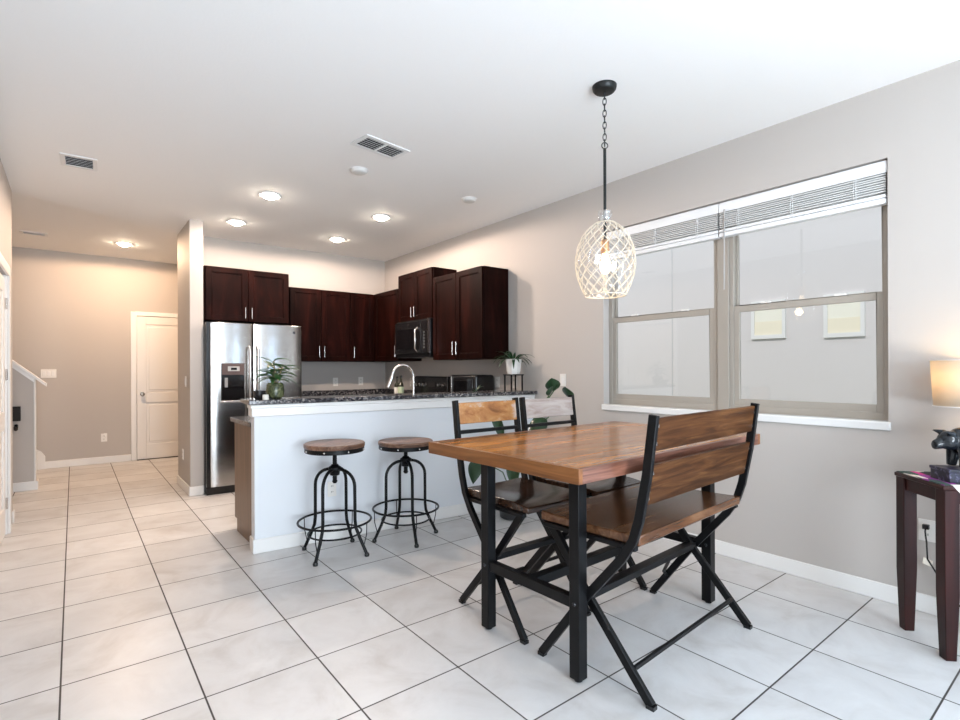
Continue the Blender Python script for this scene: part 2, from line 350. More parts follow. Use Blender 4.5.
# ------------------------------------------------------------------ window
w1 = thing('window_1', None, None, (XR+.1, 1.85, WZ0)); struct(w1)
FX0, FX1 = XR+.075, XR+.135
yA, yB, yC, yD = 2.83, 1.872, 1.79, .872      # left unit yB..yA, right unit yD..yC
m = MB()
m.box((FX0, yB-.0, WZ0+.02), (FX1, yB+.03, WZ1)); m.box((FX0, yC-.03, WZ0+.02), (FX1, yC, WZ1)); m.box((FX0-.012, yC, WZ0+.02), (FX1+.01, yB, WZ1))
m.box((FX0, yA-.03, WZ0+.02), (FX1, WY1, WZ1)); m.box((FX0, WY0, WZ0+.02), (FX1, yD+.03, WZ1))
for a, b in ((yB+.03, yA-.03), (yD+.03, yC-.03)):
    m.box((FX0, a, WZ0+.02), (FX1, b, WZ0+.065)); m.box((FX0, a, WZ1-.04), (FX1, b, WZ1))
m.build('window_frame', M_frame, w1, bevel=.003)
def sash(x0, x1, y0, y1, z0, z1, sw, rb, rt):
    m = MB(); m.box((x0, y0, z0), (x1, y0+sw, z1)); m.box((x0, y1-sw, z0), (x1, y1, z1)); m.box((x0, y0+sw, z0), (x1, y1-sw, z0+rb)); m.box((x0, y0+sw, z1-rt), (x1, y1-sw, z1))
    o = m.build('sash', M_frame, w1, bevel=.003)
    MB().box(((x0+x1)/2-.002, y0+sw-.004, z0+rb-.004), ((x0+x1)/2+.002, y1-sw+.004, z1-rt+.004)).build('pane', M_pane, o)
    return o
for a, b in ((yB+.03, yA-.03), (yD+.03, yC-.03)):
    s = sash(FX0+.035, FX0+.058, a, b, 1.72, WZ1-.04, .016, .03, .02)
    s2 = sash(FX0+.004, FX0+.03, a, b, WZ0+.065, 1.745, .036, .045, .045)
    for q in (.25, .75): MB().box((FX0-.004, a+(b-a)*q-.03, 1.745), (FX0+.024, a+(b-a)*q+.03, 1.757)).build('sash_lock', M_plate, s2)
MB().box((XR-.018, WY0-.012, WZ0-.028), (FX0+.03, WY1+.012, WZ0+.02)).build('window_sill', mat('marble_sill', (.80, .80, .79), .25), w1, bevel=.006)
# blinds drawn up, one per sash pair
def blind(name, y0, y1, label):
    t = thing(name, label, 'blind', (XR+.035, (y0+y1)/2, WZ1), 0, 'raised window blinds')
    MB().box((XR+.012, y0, 2.405), (XR+.020, y1, WZ1-.012)).box((XR+.02, y0+.004, 2.425), (XR+.062, y1-.004, WZ1-.006)).build('headrail', M_blind, t, bevel=.002)
    m = MB(); z = 2.40; k = 0
    while z > 2.295:
        j = .003*math.sin(k*2.1); m.box((XR+.014+j, y0+.006, z-.0075), (XR+.064+j, y1-.006, z)); z -= .0135; k += 1
    m.build('slats', M_slat, t)
    MB().box((XR+.010, y0+.003, 2.232), (XR+.064, y1-.003, 2.262)).box((XR+.012, y0+.003, 2.266), (XR+.062, y1-.003, 2.286)).build('bottom_rail', M_blind, t, bevel=.004)
    for q in (.15, .5, .85):
        y = y0+(y1-y0)*q; m = MB()
        m.tube([(XR+.009, y, 2.405), (XR+.005, y, 2.35), (XR+.009, y, 2.262)], .0018, 5); m.tube([(XR+.007, y+.008, 2.40), (XR+.002, y+.013, 2.33), (XR+.008, y+.008, 2.262)], .0014, 5)
        m.build('ladder_cord', M_blind, t)
    MB().tube([(XR+.006, y1-.045, 2.42), (XR+.008, y1-.04, 1.86)], .0045, 6).build('tilt_wand', mat('wand', (.42, .41, .40), .3), t)
    return t
blind('window_blind', 1.837, 2.832, 'white window blind drawn up over the pane nearer the kitchen')
blind('window_blind', .87, 1.833, 'white window blind drawn up over the pane nearer the table lamp')

# ------------------------------------------------------------------ outside
M_stucco = paint('grey_white_stucco', (.68, .645, .635), .9, 60, .25)
NX = 6.9
nb = thing('neighbor_house', 'pale grey stucco house wall across the side yard, seen through the window', 'house', (NX+.3, 3, -.3))
MB().box((NX, -9, -.3), (NX+.6, 14, 6.2)).build('wall', M_stucco, nb)
m = MB()
for y in (1.2, 4.22, 7.3): m.box((NX-.004, y-.006, -.3), (NX, y+.006, 6.2))
m.build('control_joints', mat('stucco_joint', (.56, .55, .55), .9), nb)
NW = []
M_nglass = mat('sky_reflection_glass', (.9, .87, .75), .1);  # pale base colour paints the sky's reflection into the panes
def nwin(y0, y1, z0, z1):
    f = MB(); f.box((NX-.025, y0, z0), (NX, y0+.04, z1)); f.box((NX-.025, y1-.04, z0), (NX, y1, z1)); f.box((NX-.025, y0+.04, z0), (NX, y1-.04, z0+.05)); f.box((NX-.025, y0+.04, z1-.04), (NX, y1-.04, z1))
    f = f.build('window', M_white, nb)
    MB().box((NX-.01, y0+.04, z0+.05), (NX-.004, y1-.04, z1-.04)).build('pane', M_nglass, f)
    MB().box((NX-.014, y0+.04, z0+.05), (NX-.0105, y1-.04, z0+.22)).build('pane_reflection', mat('cream_reflection', (.86, .79, .62), .8), f)  # cream strip paints the warmer lower part of the reflected sky
nwin(2.68, 3.09, 1.68, 2.16); nwin(1.87, 2.27, 1.66, 2.16)
struct(MB().box((XR+.2, -9, -.4), (NX, 14, -.3)).build('ground_side_yard', paint('lawn', (.22, .26, .14), .95, 40, .4)))

# ------------------------------------------------------------------ kitchen cabinets
class Face:    # maps (s along front, d out of the front, z) to the world
    def __init__(s, kind, front): s.k = kind; s.f = front
    def p(s, a, d, z): return (a, s.f-d, z) if s.k == 'y' else (s.f-d, a, z)
    def box(s, m, a0, a1, d0, d1, z0, z1): return m.box(s.p(a0, d0, z0), s.p(a1, d1, z1))
def cab_door(F, root, a0, a1, z0, z1, handle=None, name='door'):
    m = MB(); st = .058; g = .003
    a0 += g; a1 -= g; z0 += g; z1 -= g
    F.box(m, a0, a0+st, .002, .022, z0, z1); F.box(m, a1-st, a1, .002, .022, z0, z1); F.box(m, a0+st, a1-st, .002, .022, z0, z0+st); F.box(m, a0+st, a1-st, .002, .022, z1-st, z1)
    F.box(m, a0+st, a1-st, .002, .011, z0+st, z1-st)
    for (b0, b1, c0, c1) in ((a0+st, a0+st+.008, z0+st, z1-st), (a1-st-.008, a1-st, z0+st, z1-st), (a0+st, a1-st, z0+st, z0+st+.008), (a0+st, a1-st, z1-st-.008, z1-st)):
        F.box(m, b0, b1, .002, .016, c0, c1)
    d = m.build(name, M_cab, root, bevel=.0025)
    if handle:
        h = MB(); ha, hz0, hz1 = handle
        h.tube([F.p(ha, .050, hz0), F.p(ha, .050, hz1)], .006, 10)
        for z in (hz0+.016, hz1-.016): h.tube([F.p(ha, .02, z), F.p(ha, .05, z)], .0045, 8)
        tag(h.build('handle', M_chrome, d), 'brushed steel bar pull', None)
    return d
def cabinet(name, label, F, a0, a1, z0, z1, depth, doors, group, hz=None, hh=.14, toe=False, drawer=False):
    c = F.p((a0+a1)/2, -depth/2, z0)
    t = thing(name, label, 'cabinet', c, 0, group)
    m = MB()
    if toe: F.box(m, a0, a1, -depth, 0, z0+.1, z1); F.box(m, a0, a1, -depth, -.07, z0, z0+.1)
    else: F.box(m, a0, a1, -depth, 0, z0, z1)
    m.build('body', M_cab, t, bevel=.003)
    zb = z0+.1 if toe else z0; zt = z1
    for d in doors:
        b0, b1, hs = d
        if drawer:
            cab_door(F, t, b0, b1, z1-.16, z1, None, 'drawer'); zt = z1-.165
        ha = None if hs is None else (b0+.034 if hs < 0 else b1-.034)
        if hz is None: hzz = zb+.05
        else: hzz = hz
        cab_door(F, t, b0, b1, zb, zt, (ha, hzz, hzz+hh) if ha else None)
    return t
FB = Face('y', 6.46); FR = Face('x', 3.247); UP = 'espresso wall cabinets'
cabinet('wall_cabinet', 'short two-door espresso cabinet directly above the steel refrigerator', Face('y', 6.17), 1.103, 1.995, 1.852, 2.434, .615, [(1.11, 1.54, 1), (1.54, 1.988, -1)], UP, 1.885, .12)
cabinet('wall_cabinet', 'two-door espresso cabinet on the back wall beside the refrigerator', FB, 2.09, 2.885, 1.42, 2.335, .325, [(2.095, 2.487, 1), (2.487, 2.88, -1)], UP)
cabinet('wall_cabinet', 'espresso corner cabinet with one door facing the dining side', FB, 2.885, 3.577, 1.42, 2.335, .325, [(2.89, 3.225, -1)], UP)
cabinet('wall_cabinet', 'narrow one-door espresso cabinet squeezed between the corner and the microwave', FR, 5.775, 6.46, 1.42, 2.335, .325, [(5.78, 6.43, -1)], UP)
cabinet('wall_cabinet', 'raised two-door espresso cabinet above the microwave', FR, 4.985, 5.775, 1.90, 2.487, .325, [(4.99, 5.38, 1), (5.38, 5.77, -1)], UP, 1.94, .12)
cabinet('wall_cabinet', 'tall two-door espresso cabinet nearest the window with its dark end showing', FR, 4.06, 4.98, 1.415, 2.352, .325, [(4.065, 4.52, 1), (4.52, 4.975, -1)], UP)
LOW = 'base cabinets'
cabinet('base_cabinet', 'dark base cabinet under the back counter beside the refrigerator', Face('y', 6.19), 2.10, 2.95, 0, .885, .58, [(2.105, 2.525, 1), (2.525, 2.945, -1)], LOW, .60, .14, True, True)
cabinet('base_cabinet', 'dark base cabinet between the range and the back corner', Face('x', 2.977), 5.81, 6.77, 0, .885, .58, [(5.815, 6.18, -1)], LOW, .60, .14, True, True)
cabinet('base_cabinet', 'dark base cabinet under the toaster oven', Face('x', 2.977), 4.02, 5.03, 0, .885, .58, [(4.66, 5.025, -1)], LOW, .60, .14, True, True)
# peninsula base cabinet with a brown end panel
pc = thing('peninsula_cabinet', 'brown-sided base cabinet at the free end of the peninsula', 'cabinet', (1.9, 4.4, 0))
MB().prism([(1.06, 4.02), (2.95, 3.89), (2.95, 4.61), (1.06, 4.61)], .1, .885).prism([(1.09, 4.02), (2.9, 3.9), (2.9, 4.54), (1.09, 4.54)], 0, .1).build('body', M_cab, pc)
MB().box((1.045, 4.025, .1), (1.06, 4.615, .885)).box((1.045, 4.025, 0), (1.06, 4.545, .1)).build('end_panel', M_brown, pc, bevel=.002)
m = MB()
for k in range(3):
    a = 1.07+k*.62; m.box((a, 4.61, .105), (a+.6, 4.628, .70)); m.box((a, 4.61, .715), (a+.6, 4.628, .88))
m.build('doors', M_cab, pc, bevel=.003)

# worktops ------------------------------------------------------------
wt = thing('worktop', 'dark speckled granite worktop along the back wall and corner', 'countertop', (2.8, 6.5, .885))
MB().prism([(2.09, 6.155), (2.945, 6.155), (2.945, 5.805), (3.577, 5.805), (3.577, 6.79), (2.09, 6.79)], .887, .923).build('slab', M_gran, wt, bevel=.004)
MB().box((2.09, 6.768, .923), (3.577, 6.789, 1.035)).box((3.556, 5.805, .923), (3.576, 6.768, 1.035)).build('backsplash', M_gran, wt, bevel=.003)
wt2 = thing('worktop', 'granite worktop carrying the toaster oven and wrapping onto the peninsula', 'countertop', (2.9, 4.3, .885))
MB().prism([(1.018, 4.02), (3.577, 3.835), (3.577, 5.02), (2.945, 5.02), (2.945, 4.645), (1.018, 4.645)], .887, .923).build('slab', M_gran, wt2, bevel=.004)
MB().box((3.556, 3.86, .923), (3.576, 5.02, 1.035)).build('backsplash', M_gran, wt2, bevel=.003)
lg = MB().prism([pl(-.045, -.045), (XR, pw(-.06)[1]), (XR, pw(.30)[1]), pl(-.045, .30)], 1.0625, 1.096)
tag(lg.build('bar_ledge', M_gran, None, bevel=.006), 'raised granite bar ledge capping the white peninsula wall', 'countertop')

# ------------------------------------------------------------------ refrigerator
FR0 = 5.985
fr = thing('refrigerator', 'stainless side-by-side refrigerator with a black water dispenser', 'refrigerator', (1.585, 6.4, 0))
MB().box((1.083, FR0+.065, .02), (2.078, 6.76, 1.80)).build('body', M_blackpl, fr, bevel=.004)
MB().box((1.09, FR0+.03, .0), (2.07, FR0+.07, .075)).build('kick_grille', M_blackpl, fr)
def curved_door(x0, x1, z0, z1, cut=None):
    m = MB(); n = 10; poly = []
    for i in range(n+1):
        q = i/n; poly.append((x0+(x1-x0)*q, FR0-.018*math.sin(PI*q)**.6))
    poly += [(x1, FR0+.06), (x0, FR0+.06)]
    return m.prism(poly, z0, z1)
fz = curved_door(1.122, 1.536, .085, 1.815).build('freezer_door', M_steel, fr, bevel=.006)
fd = curved_door(1.546, 2.078, .085, 1.815).build('fridge_door', M_steel, fr, bevel=.006)
MB().box((1.088, FR0+.01, .085), (1.120, FR0+.065, 1.815)).build('side_trim', M_blackpl, fr)
for x, d in ((1.500, fz), (1.582, fd)):
    MB().tube([(x, FR0-.02, 1.565), (x, FR0-.066, 1.545), (x, FR0-.070, 1.28), (x, FR0-.066, .78), (x, FR0-.02, .76)], .014, 10, up=(1, 0, 0)).build('handle', M_chrome, d)
dp = MB().box((1.222, FR0-.028, .985), (1.452, FR0-.008, 1.385)).build('dispenser', M_blackgl, fz, bevel=.006)
m = MB().box((1.228, FR0-.032, 1.26), (1.446, FR0-.027, 1.38)); m.build('dispenser_panel', mat('dispenser_bronze', (.09, .05, .04), .35), fz, bevel=.003)
MB().box((1.285, FR0-.036, 1.30), (1.40, FR0-.031, 1.35)).build('display', mat('display_grey', (.45, .44, .42), .3), fz); MB().box((1.315, FR0-.038, 1.313), (1.372, FR0-.0355, 1.337)).build('display_screen', M_blackgl, fz)
MB().box((1.214, FR0-.055, .968), (1.460, FR0-.008, .988)).build('drip_tray', M_chrome, fz, bevel=.004)
MB().box((1.255, FR0-.031, 1.13), (1.285, FR0-.027, 1.23)).build('paddle', mat('clear_paddle', (.3, .3, .3), .2), fz)
MB().lathe([(.017, 0), (.017, .004), (.012, .006)], M=Matrix.Translation((1.985, FR0-.008, 1.735)) @ Matrix.Rotation(PI/2, 4, 'X'), seg=20).build('badge', mat('badge', (.08, .08, .09), .3, 1), fd)
# ------------------------------------------------------------------ microwave
mw = thing('microwave', 'black over-the-range microwave with a curved steel handle', 'microwave', (3.38, 5.38, 1.47))
MB().box((3.20, 4.99, 1.452), (3.575, 5.77, 1.897)).build('body', M_blackpl, mw, bevel=.004)
dr = MB().box((3.178, 5.17, 1.50), (3.20, 5.765, 1.88)).build('door', M_blackpl, mw, bevel=.004)
MB().box((3.172, 5.29, 1.55), (3.179, 5.74, 1.80)).build('door_glass', M_blackgl, dr, bevel=.003)
MB().box((3.176, 5.745, 1.53), (3.18, 5.765, 1.77)).build('door_trim', M_chrome, dr)
MB().tube([(3.178, 5.23, 1.80), (3.135, 5.215, 1.765), (3.128, 5.205, 1.66), (3.135, 5.215, 1.555), (3.178, 5.23, 1.52)], .012, 10, up=(0, 1, 0)).build('handle', M_chrome, dr)
cp = MB().box((3.182, 5.01, 1.50), (3.20, 5.165, 1.88)).build('control_panel', M_blackpl, mw, bevel=.003)
m = MB()
M_btn = mat('button_grey', (.12, .12, .12), .4)
for r in range(6): MB().box((3.1795, 5.085, 1.56+r*.035), (3.1825, 5.10, 1.575+r*.035)).build('button', M_btn, cp)
MB().box((3.178, 4.988, 1.50), (3.20, 5.012, 1.90)).build('end_trim', M_chrome, mw)
MB().lathe([(.012, 0), (.012, .004)], M=Matrix.Translation((3.178, 5.45, 1.845)) @ Matrix.Rotation(-PI/2, 4, 'Y'), seg=16).build('badge', M_chrome, mw)
MB().box((3.20, 5.0, 1.885), (3.21, 5.76, 1.897)).build('vent_grille', M_dark, mw)
# ------------------------------------------------------------------ range
rg = thing('range', 'black electric range with knobs on its backguard', 'stove', (3.27, 5.42, 0))
MB().box((2.965, 5.04, .02), (3.56, 5.795, .91)).build('body', M_blackpl, rg, bevel=.004)
MB().box((2.955, 5.035, .905), (3.50, 5.80, .928)).build('cooktop', M_blackgl, rg, bevel=.004)
MB().box((2.945, 5.06, .20), (2.966, 5.775, .80)).build('oven_door', M_blackgl, rg, bevel=.004)
MB().tube([(2.945, 5.10, .77), (2.91, 5.11, .77), (2.91, 5.72, .77), (2.945, 5.73, .77)], .011, 10).build('handle', M_chrome, rg)
bg = MB().box((3.47, 5.04, .92), (3.555, 5.795, 1.225)).build('backguard', M_blackpl, rg, bevel=.015, seg=4)
for y in (5.12, 5.22, 5.55, 5.64, 5.72):
    MB().lathe([(.024, 0), (.021, .016), (.008, .02), (.001, .02)], M=Matrix.Translation((3.47, y, 1.12)) @ Matrix.Rotation(-PI/2, 4, 'Y'), seg=18).build('knob', M_chrome, bg)
MB().box((3.466, 5.30, 1.09), (3.471, 5.46, 1.15)).build('clock_display', M_blackgl, bg)
# ------------------------------------------------------------------ toaster oven, faucet, sink, bottles
to = thing('toaster_oven', 'black rounded countertop toaster oven beside the range', 'toaster oven', (3.42, 4.50, .923))
MB().box((3.285, 4.26, .94), (3.55, 4.74, 1.25)).build('body', M_blackpl, to, bevel=.03, seg=4)
MB().box((3.274, 4.30, .98), (3.287, 4.64, 1.21)).build('door', M_blackgl, to, bevel=.006)
MB().tube([(3.276, 4.34, 1.19), (3.25, 4.35, 1.19), (3.25, 4.58, 1.19), (3.276, 4.59, 1.19)], .006, 8).build('handle', M_blackpl, to)
MB().box((3.274, 4.675, .96), (3.287, 4.70, 1.235)).build('chrome_strip', M_chrome, to, bevel=.003)
for dx in (3.32, 3.51):
    for dy in (4.30, 4.69): MB().lathe([(.014, 0), (.014, .02)], (dx, dy, .923), 12).build('foot', M_blackpl, to)
sk = thing('sink', 'steel undermount sink set into the peninsula worktop', 'sink', (2.35, 4.36, .9))
sb = MB(); sb.box((2.06, 4.17, .9235), (2.62, 4.185, .9265)).box((2.06, 4.545, .9235), (2.62, 4.56, .9265)).box((2.06, 4.185, .9235), (2.075, 4.545, .9265)).box((2.605, 4.185, .9235), (2.62, 4.545, .9265)).build('rim', M_chrome, sk)
MB().box((2.075, 4.185, .9232), (2.605, 4.545, .9245)).build('basin', mat('basin', (.2, .2, .2), .3, 1), sk)
FXX, FYY = 2.458, 4.12
fc = thing('faucet', 'brushed nickel gooseneck faucet rising behind the bar ledge', 'faucet', (FXX, FYY, .923))
fpts = [(FXX, FYY, .935), (FXX, FYY, 1.24)]
for i in range(1, 15):
    a = PI*i/14*.96; fpts.append((FXX-.11*(1-math.cos(a)), FYY, 1.24+.11*math.sin(a)))
fpts.append((FXX-.226, FYY, 1.235))
MB().tube(fpts, .0125, 12, up=(0, 1, 0)).build('spout', M_chrome, fc)
e0, e1 = Vector(fpts[-2]), Vector(fpts[-1]); dd = (e1-e0).normalized()
MB().sweep([e1-dd*.01, e1+Vector((-.008, 0, -.02)), e1+Vector((-.036, 0, -.085))], [(.017*math.cos(2*PI*k/14), -.017*math.sin(2*PI*k/14)) for k in range(14)], False, True, (0, 1, 0)).build('spray_head', M_chrome, fc)
MB().lathe([(.028, 0), (.028, .012), (.018, .02), (.0135, .04)], (FXX, FYY, .9235), 20).build('base', M_chrome, fc)
MB().tube([(FXX+.012, FYY, .98), (FXX+.04, FYY, .99), (FXX+.08, FYY, 1.03)], .006, 8, up=(0, 1, 0)).build('lever', M_chrome, fc)
def bottle(x, y, z, h, r, lab, label):
    t = thing('oil_bottle', label, 'bottle', (x, y, z), 0, 'dark bottles beside the range')
    MB().lathe([(r*.9, 0), (r, .008), (r, h*.58), (r*.85, h*.66), (r*.38, h*.75), (r*.34, h*.92)], (x, y, z), 20).build('glass_body', M_amber, t)
    MB().lathe([(r*.42, h*.915), (r*.42, h), (r*.36, h+.003)], (x, y, z), 14).build('cap', M_blackpl, t)
    lb_ = MB().lathe([(r*1.02, h*.16), (r*1.02, h*.54)], (x, y, z), 20); lb_.f = [f for f in lb_.f if len(f) == 4]; lb_.sm = lb_.sm[:len(lb_.f)]
    lb_.build('paper_label', lab, t)
M_amber = mat('dark_bottle', (.02, .022, .012), .12)
bottle(3.30, 5.945, .9235, .295, .036, mat('label_white', (.75, .73, .68), .5), 'dark bottle with a plain white label, farther from the black range')
bottle(3.30, 5.845, .9235, .310, .038, mat('label_sage', (.50, .58, .40), .5), 'dark bottle with a pale green label, right beside the black range')
# ------------------------------------------------------------------ things on the bar ledge
def leaf(m, base, direc, L, w, droop=.5, twist=0, n=8, fold=.25):
    d = Vector(direc).normalized(); side = d.cross(Vector((0, 0, 1)))
    if side.length < .05: side = Vector((1, 0, 0))
    side.normalize(); side = Matrix.Rotation(twist, 3, d) @ side
    p = Vector(base); vs = []; fs = []
    for i in range(n+1):
        q = i/n; ww = w*math.sin(PI*min(1, q**.75*.97+.03))**.9*.5+.0006
        nn = side.cross(d).normalized()
        vs += [p-side*ww+nn*ww*fold, p, p+side*ww+nn*ww*fold]
        d = (d+Vector((0, 0, -droop/n))).normalized(); p = p+d*(L/n); 
    for i in range(n):
        for k in (0, 1): a = i*3+k; fs.append((a, a+1, a+4, a+3))
    m.add(vs, fs, True)
def solid(o, t=.0012):
    s = o.modifiers.new('thickness', 'SOLIDIFY'); s.thickness = t; return o
rnd = random.Random(3)
LX, LY = pl(.105, .10); LZ = 1.0965
pp = thing('potted_plant', 'leafy green cane plant in a mossy pot at the free end of the bar ledge', 'plant', (LX+.06, LY, LZ))
px_, py_ = LX+.06, LY
MB().lathe([(.04, 0), (.058, .012), (.066, .06), (.060, .10), (.050, .118)], (px_, py_, LZ), 24).build('pot', wood('mossy_pot', [(.35, (.015, .02, .01)), (.5, (.07, .085, .035)), (.7, (.20, .20, .10))], (25, 25, 25), .25, st=.3), pp)
stm = MB(); lv = MB()
for k in range(3):
    bx, by = px_+rnd.uniform(-.02, .03), py_+rnd.uniform(-.02, .02); hgt = (.20, .15, .11)[k]
    top = (bx+(.0, .05, -.03)[k], by, LZ+.1+hgt*.9)
    stm.tube([(bx, by, LZ+.09), ((bx+top[0])/2+.006, by, LZ+.1+hgt*.5), top], .006, 7)
    for j in range(11):
        q = .25+.75*j/10; a = j*2.4+k
        b = (bx+(top[0]-bx)*q, by, LZ+.1+hgt*.9*q)
        leaf(lv, b, (math.cos(a), math.sin(a)*.8, .65-.25*(j % 3)), rnd.uniform(.12, .18), .044, rnd.uniform(.5, 1.1))
stm.build('canes', mat('cane', (.22, .17, .08), .5), pp); solid(lv.build('leaves', M_leaf, pp))
dd_ = MB().lathe([(.03, 0), (.036, .01), (.042, .04), (.044, .062), (.038, .062), (.034, .02), (.001, .016)], (*pl(.045, .06), LZ), 20).build('bowl', M_blackpl, None)
tag(dd_, 'small black bowl at the tip of the bar ledge beside the cane plant', 'bowl')
cx_, cy_ = pl(.075, -.005)
cn = thing('candle', 'small white block candle in front of the cane plant pot', 'candle', (cx_, cy_, LZ))
MB().lathe([(.021, 0), (.021, .034), (.018, .036)], (cx_, cy_, LZ), 18).build('wax', mat('wax', (.82, .78, .70), .5), cn)
MB().tube([(cx_, cy_, LZ+.034), (cx_+.002, cy_, LZ+.046)], .0015, 5).build('wick', M_dark, cn)
# three small white ledge pieces left on the lower worktop end
tag(MB().lathe([(.018, 0), (.02, .028), (.014, .04)], (1.075, 4.12, .9235), 16).build('salt_shaker', mat('shaker', (.7, .6, .55), .4)), 'small pale shaker on the low worktop at the free end of the peninsula', 'shaker')
# plant stand at the wall end
SX, SY = 3.43, 3.83
ps = thing('plant_stand', 'small black iron stand on the bar ledge by the wall', 'stand', (SX, SY, LZ))
_pa = math.radians(-10)
Ms = Matrix.Translation((SX, SY, LZ)) @ Matrix.Rotation(_pa, 4, 'Z')
MB().box((-.075, -.075, .150), (.075, .075, .162), Ms).build('shelf', M_black, ps, bevel=.002)
for a in (-1, 1):
    for b in (-1, 1): MB().box((a*.062-.006, b*.062-.006, 0), (a*.062+.006, b*.062+.006, .150), Ms).build('leg', M_black, ps)
sp = thing('potted_plant', 'arching strap-leaved plant in a white pot on the black iron stand', 'plant', (SX, SY, LZ+.162))
MB().prism([(-.05, -.05), (.05, -.05), (.05, .05), (-.05, .05)], .1625, .165, Ms).build('saucer', M_plate, sp)
pv = []
pm = MB(); n = 6
pm.lathe([(.060, .165), (.072, .20), (.080, .285), (.084, .31), (.078, .312), (.07, .295), (.001, .29)], (0, 0, 0), 8, Ms, smooth=False)
pm.build('pot', mat('white_pot', (.78, .77, .74), .4), sp, angle=20)
lv = MB(); r2 = random.Random(11)
for k in range(26):
    a = k*2.399; e = r2.uniform(.6, 2.4); L = r2.uniform(.16, .26)
    dx, dy = math.cos(a), math.sin(a)
    if dx > .5: L *= .55
    leaf(lv, (SX+.03*dx, SY+.03*dy, LZ+.295), (dx, dy, e), L, .026, r2.uniform(1.2, 2.4), n=9)
solid(lv.build('leaves', M_leafd, sp))
tw = thing('sprig', 'tiny dark leafy sprig lying on the bar ledge between toaster oven and iron stand', 'sprig', (2.93, 3.80, LZ))
MB().tube([(2.90, 3.80, LZ+.004), (2.94, 3.80, LZ+.012), (2.985, 3.79, LZ+.05)], .003, 6).build('stem', M_leafd, tw)
lv = MB(); leaf(lv, (2.94, 3.80, LZ+.012), (.6, 0, .8), .075, .025, .3); leaf(lv, (2.93, 3.80, LZ+.01), (-.7, 0, .5), .06, .025, .4); leaf(lv, (2.97, 3.79, LZ+.04), (1, 0, .5), .055, .02, .4)
solid(lv.build('leaves', M_leafd, tw))
# floor plant between the chairs and the peninsula
fp = thing('potted_plant', 'broad-leaved floor plant growing behind the two counter chairs', 'plant', (3.05, 3.42, 0))
MB().lathe([(.10, 0), (.115, .01), (.135, .20), (.14, .23), (.13, .23), (.12, .19), (.001, .185)], (3.05, 3.42, 0), 28).build('pot', mat('dark_pot', (.03, .03, .032), .4), fp)
stm = MB(); lv = MB()
for (tx, ty, tz, L, w) in ((3.24, 3.10, 1.12, .14, .13), (3.36, 3.04, 1.06, .14, .12), (3.20, 3.12, 1.08, .10, .09), (2.80, 3.40, .93, .26, .11), (3.12, 3.16, .90, .20, .14), (2.70, 3.46, .55, .24, .13), (2.92, 3.32, .50, .24, .13), (3.2, 3.2, .75, .2, .13), (2.98, 3.28, .80, .2, .12), (3.3, 3.40, .8, .18, .11)):
    stm.tube([(3.05, 3.42, .18), ((3.05*1.4+tx*.6)/2, (3.42*1.4+ty*.6)/2, .18+(tz-.18)*.62), (tx, ty, tz)], .005, 6)
    dv = Vector((-.30+rnd.uniform(-.5, .5), -.40+rnd.uniform(-.2, .2), .75 if tz > 1 else -.75)); leaf(lv, (tx, ty, tz), dv, L, w, .5 if tz < 1 else -.1, rnd.uniform(-.4, .4))
stm.build('stems', M_leaf, fp); solid(lv.build('leaves', M_leafd, fp))

# ------------------------------------------------------------------ dining table
TZ = .944; TRZ = math.radians(1.7); TC = (2.196, 1.753, 0)
tb = thing('dining_table', 'counter-height dining table with a thick orange-brown plank top on black square legs', 'table', TC, TRZ)
def tm(): return MB(TC, TRZ)
m = tm(); n = 10; hx_, hy_ = .777, .481
for i in range(n):
    y0 = -hy_+2*hy_*i/n; y1 = -hy_+2*hy_*(i+1)/n
    m.box((-hx_+.022, max(y0+.0004, -hy_+.02), TZ-.054), (hx_-.022, min(y1-.0004, hy_-.02), TZ))
m.build('tabletop', M_top, tb, bevel=.0015)
M_endb = wood('table_end_wood', [(.3, (.11, .036, .008)), (.5, (.20, .070, .016)), (.75, (.30, .12, .033))], (30, 2.5, 30), .35, st=.05)
M_sideb = wood('table_side_wood', [(.28, (.085, .030, .018)), (.5, (.19, .075, .045)), (.72, (.30, .14, .10))], (3, 14, 60), .4, st=.1)
for sx in (-1, 1): tm().box((sx*(hx_-.0215), -hy_, TZ-.057), (sx*hx_, hy_, TZ+.0002)).build('end_board', M_endb, tb, bevel=.0015)
for sy in (-1, 1): tm().box((-hx_+.022, sy*(hy_-.0195), TZ-.057), (hx_-.022, sy*hy_, TZ+.0001)).build('side_board', M_sideb, tb, bevel=.0015)
LXa, LXb, LYa, LYb, LW = -.567, .559, -.306, .270, .053
for x, y in ((LXa, LYa), (LXb, LYa), (LXa, LYb), (LXb, LYb)):
    lgm = tm().box((x, y, .010), (x+LW, y+LW, TZ-.056)).build('leg', M_black, tb, bevel=.002)
    tm().lathe([(.018, 0), (.02, .012)], (x+LW/2, y+LW/2, 0), 14).build('leg_pad', M_blackpl, lgm)
    tm().lathe([(.009, 0), (.007, .004), (.001, .005)], M=Matrix.Translation((x, y+LW/2, .325)) @ Matrix.Rotation(-PI/2, 4, 'Y'), seg=12).build('bolt', M_iron, lgm)
for x in (LXa, LXb):
    tm().box((x+.008, LYa+LW, .30), (x+LW-.008, LYb, .348)).build('end_stretcher', M_black, tb, bevel=.002)
    tm().box((x+.008, LYa+LW, TZ-.10), (x+LW-.008, LYb, TZ-.056)).build('top_rail', M_black, tb, bevel=.002)
tm().box((LXa+LW-.008, -.02, .302), (LXb+.008, .03, .346)).build('long_stretcher', M_black, tb, bevel=.002)

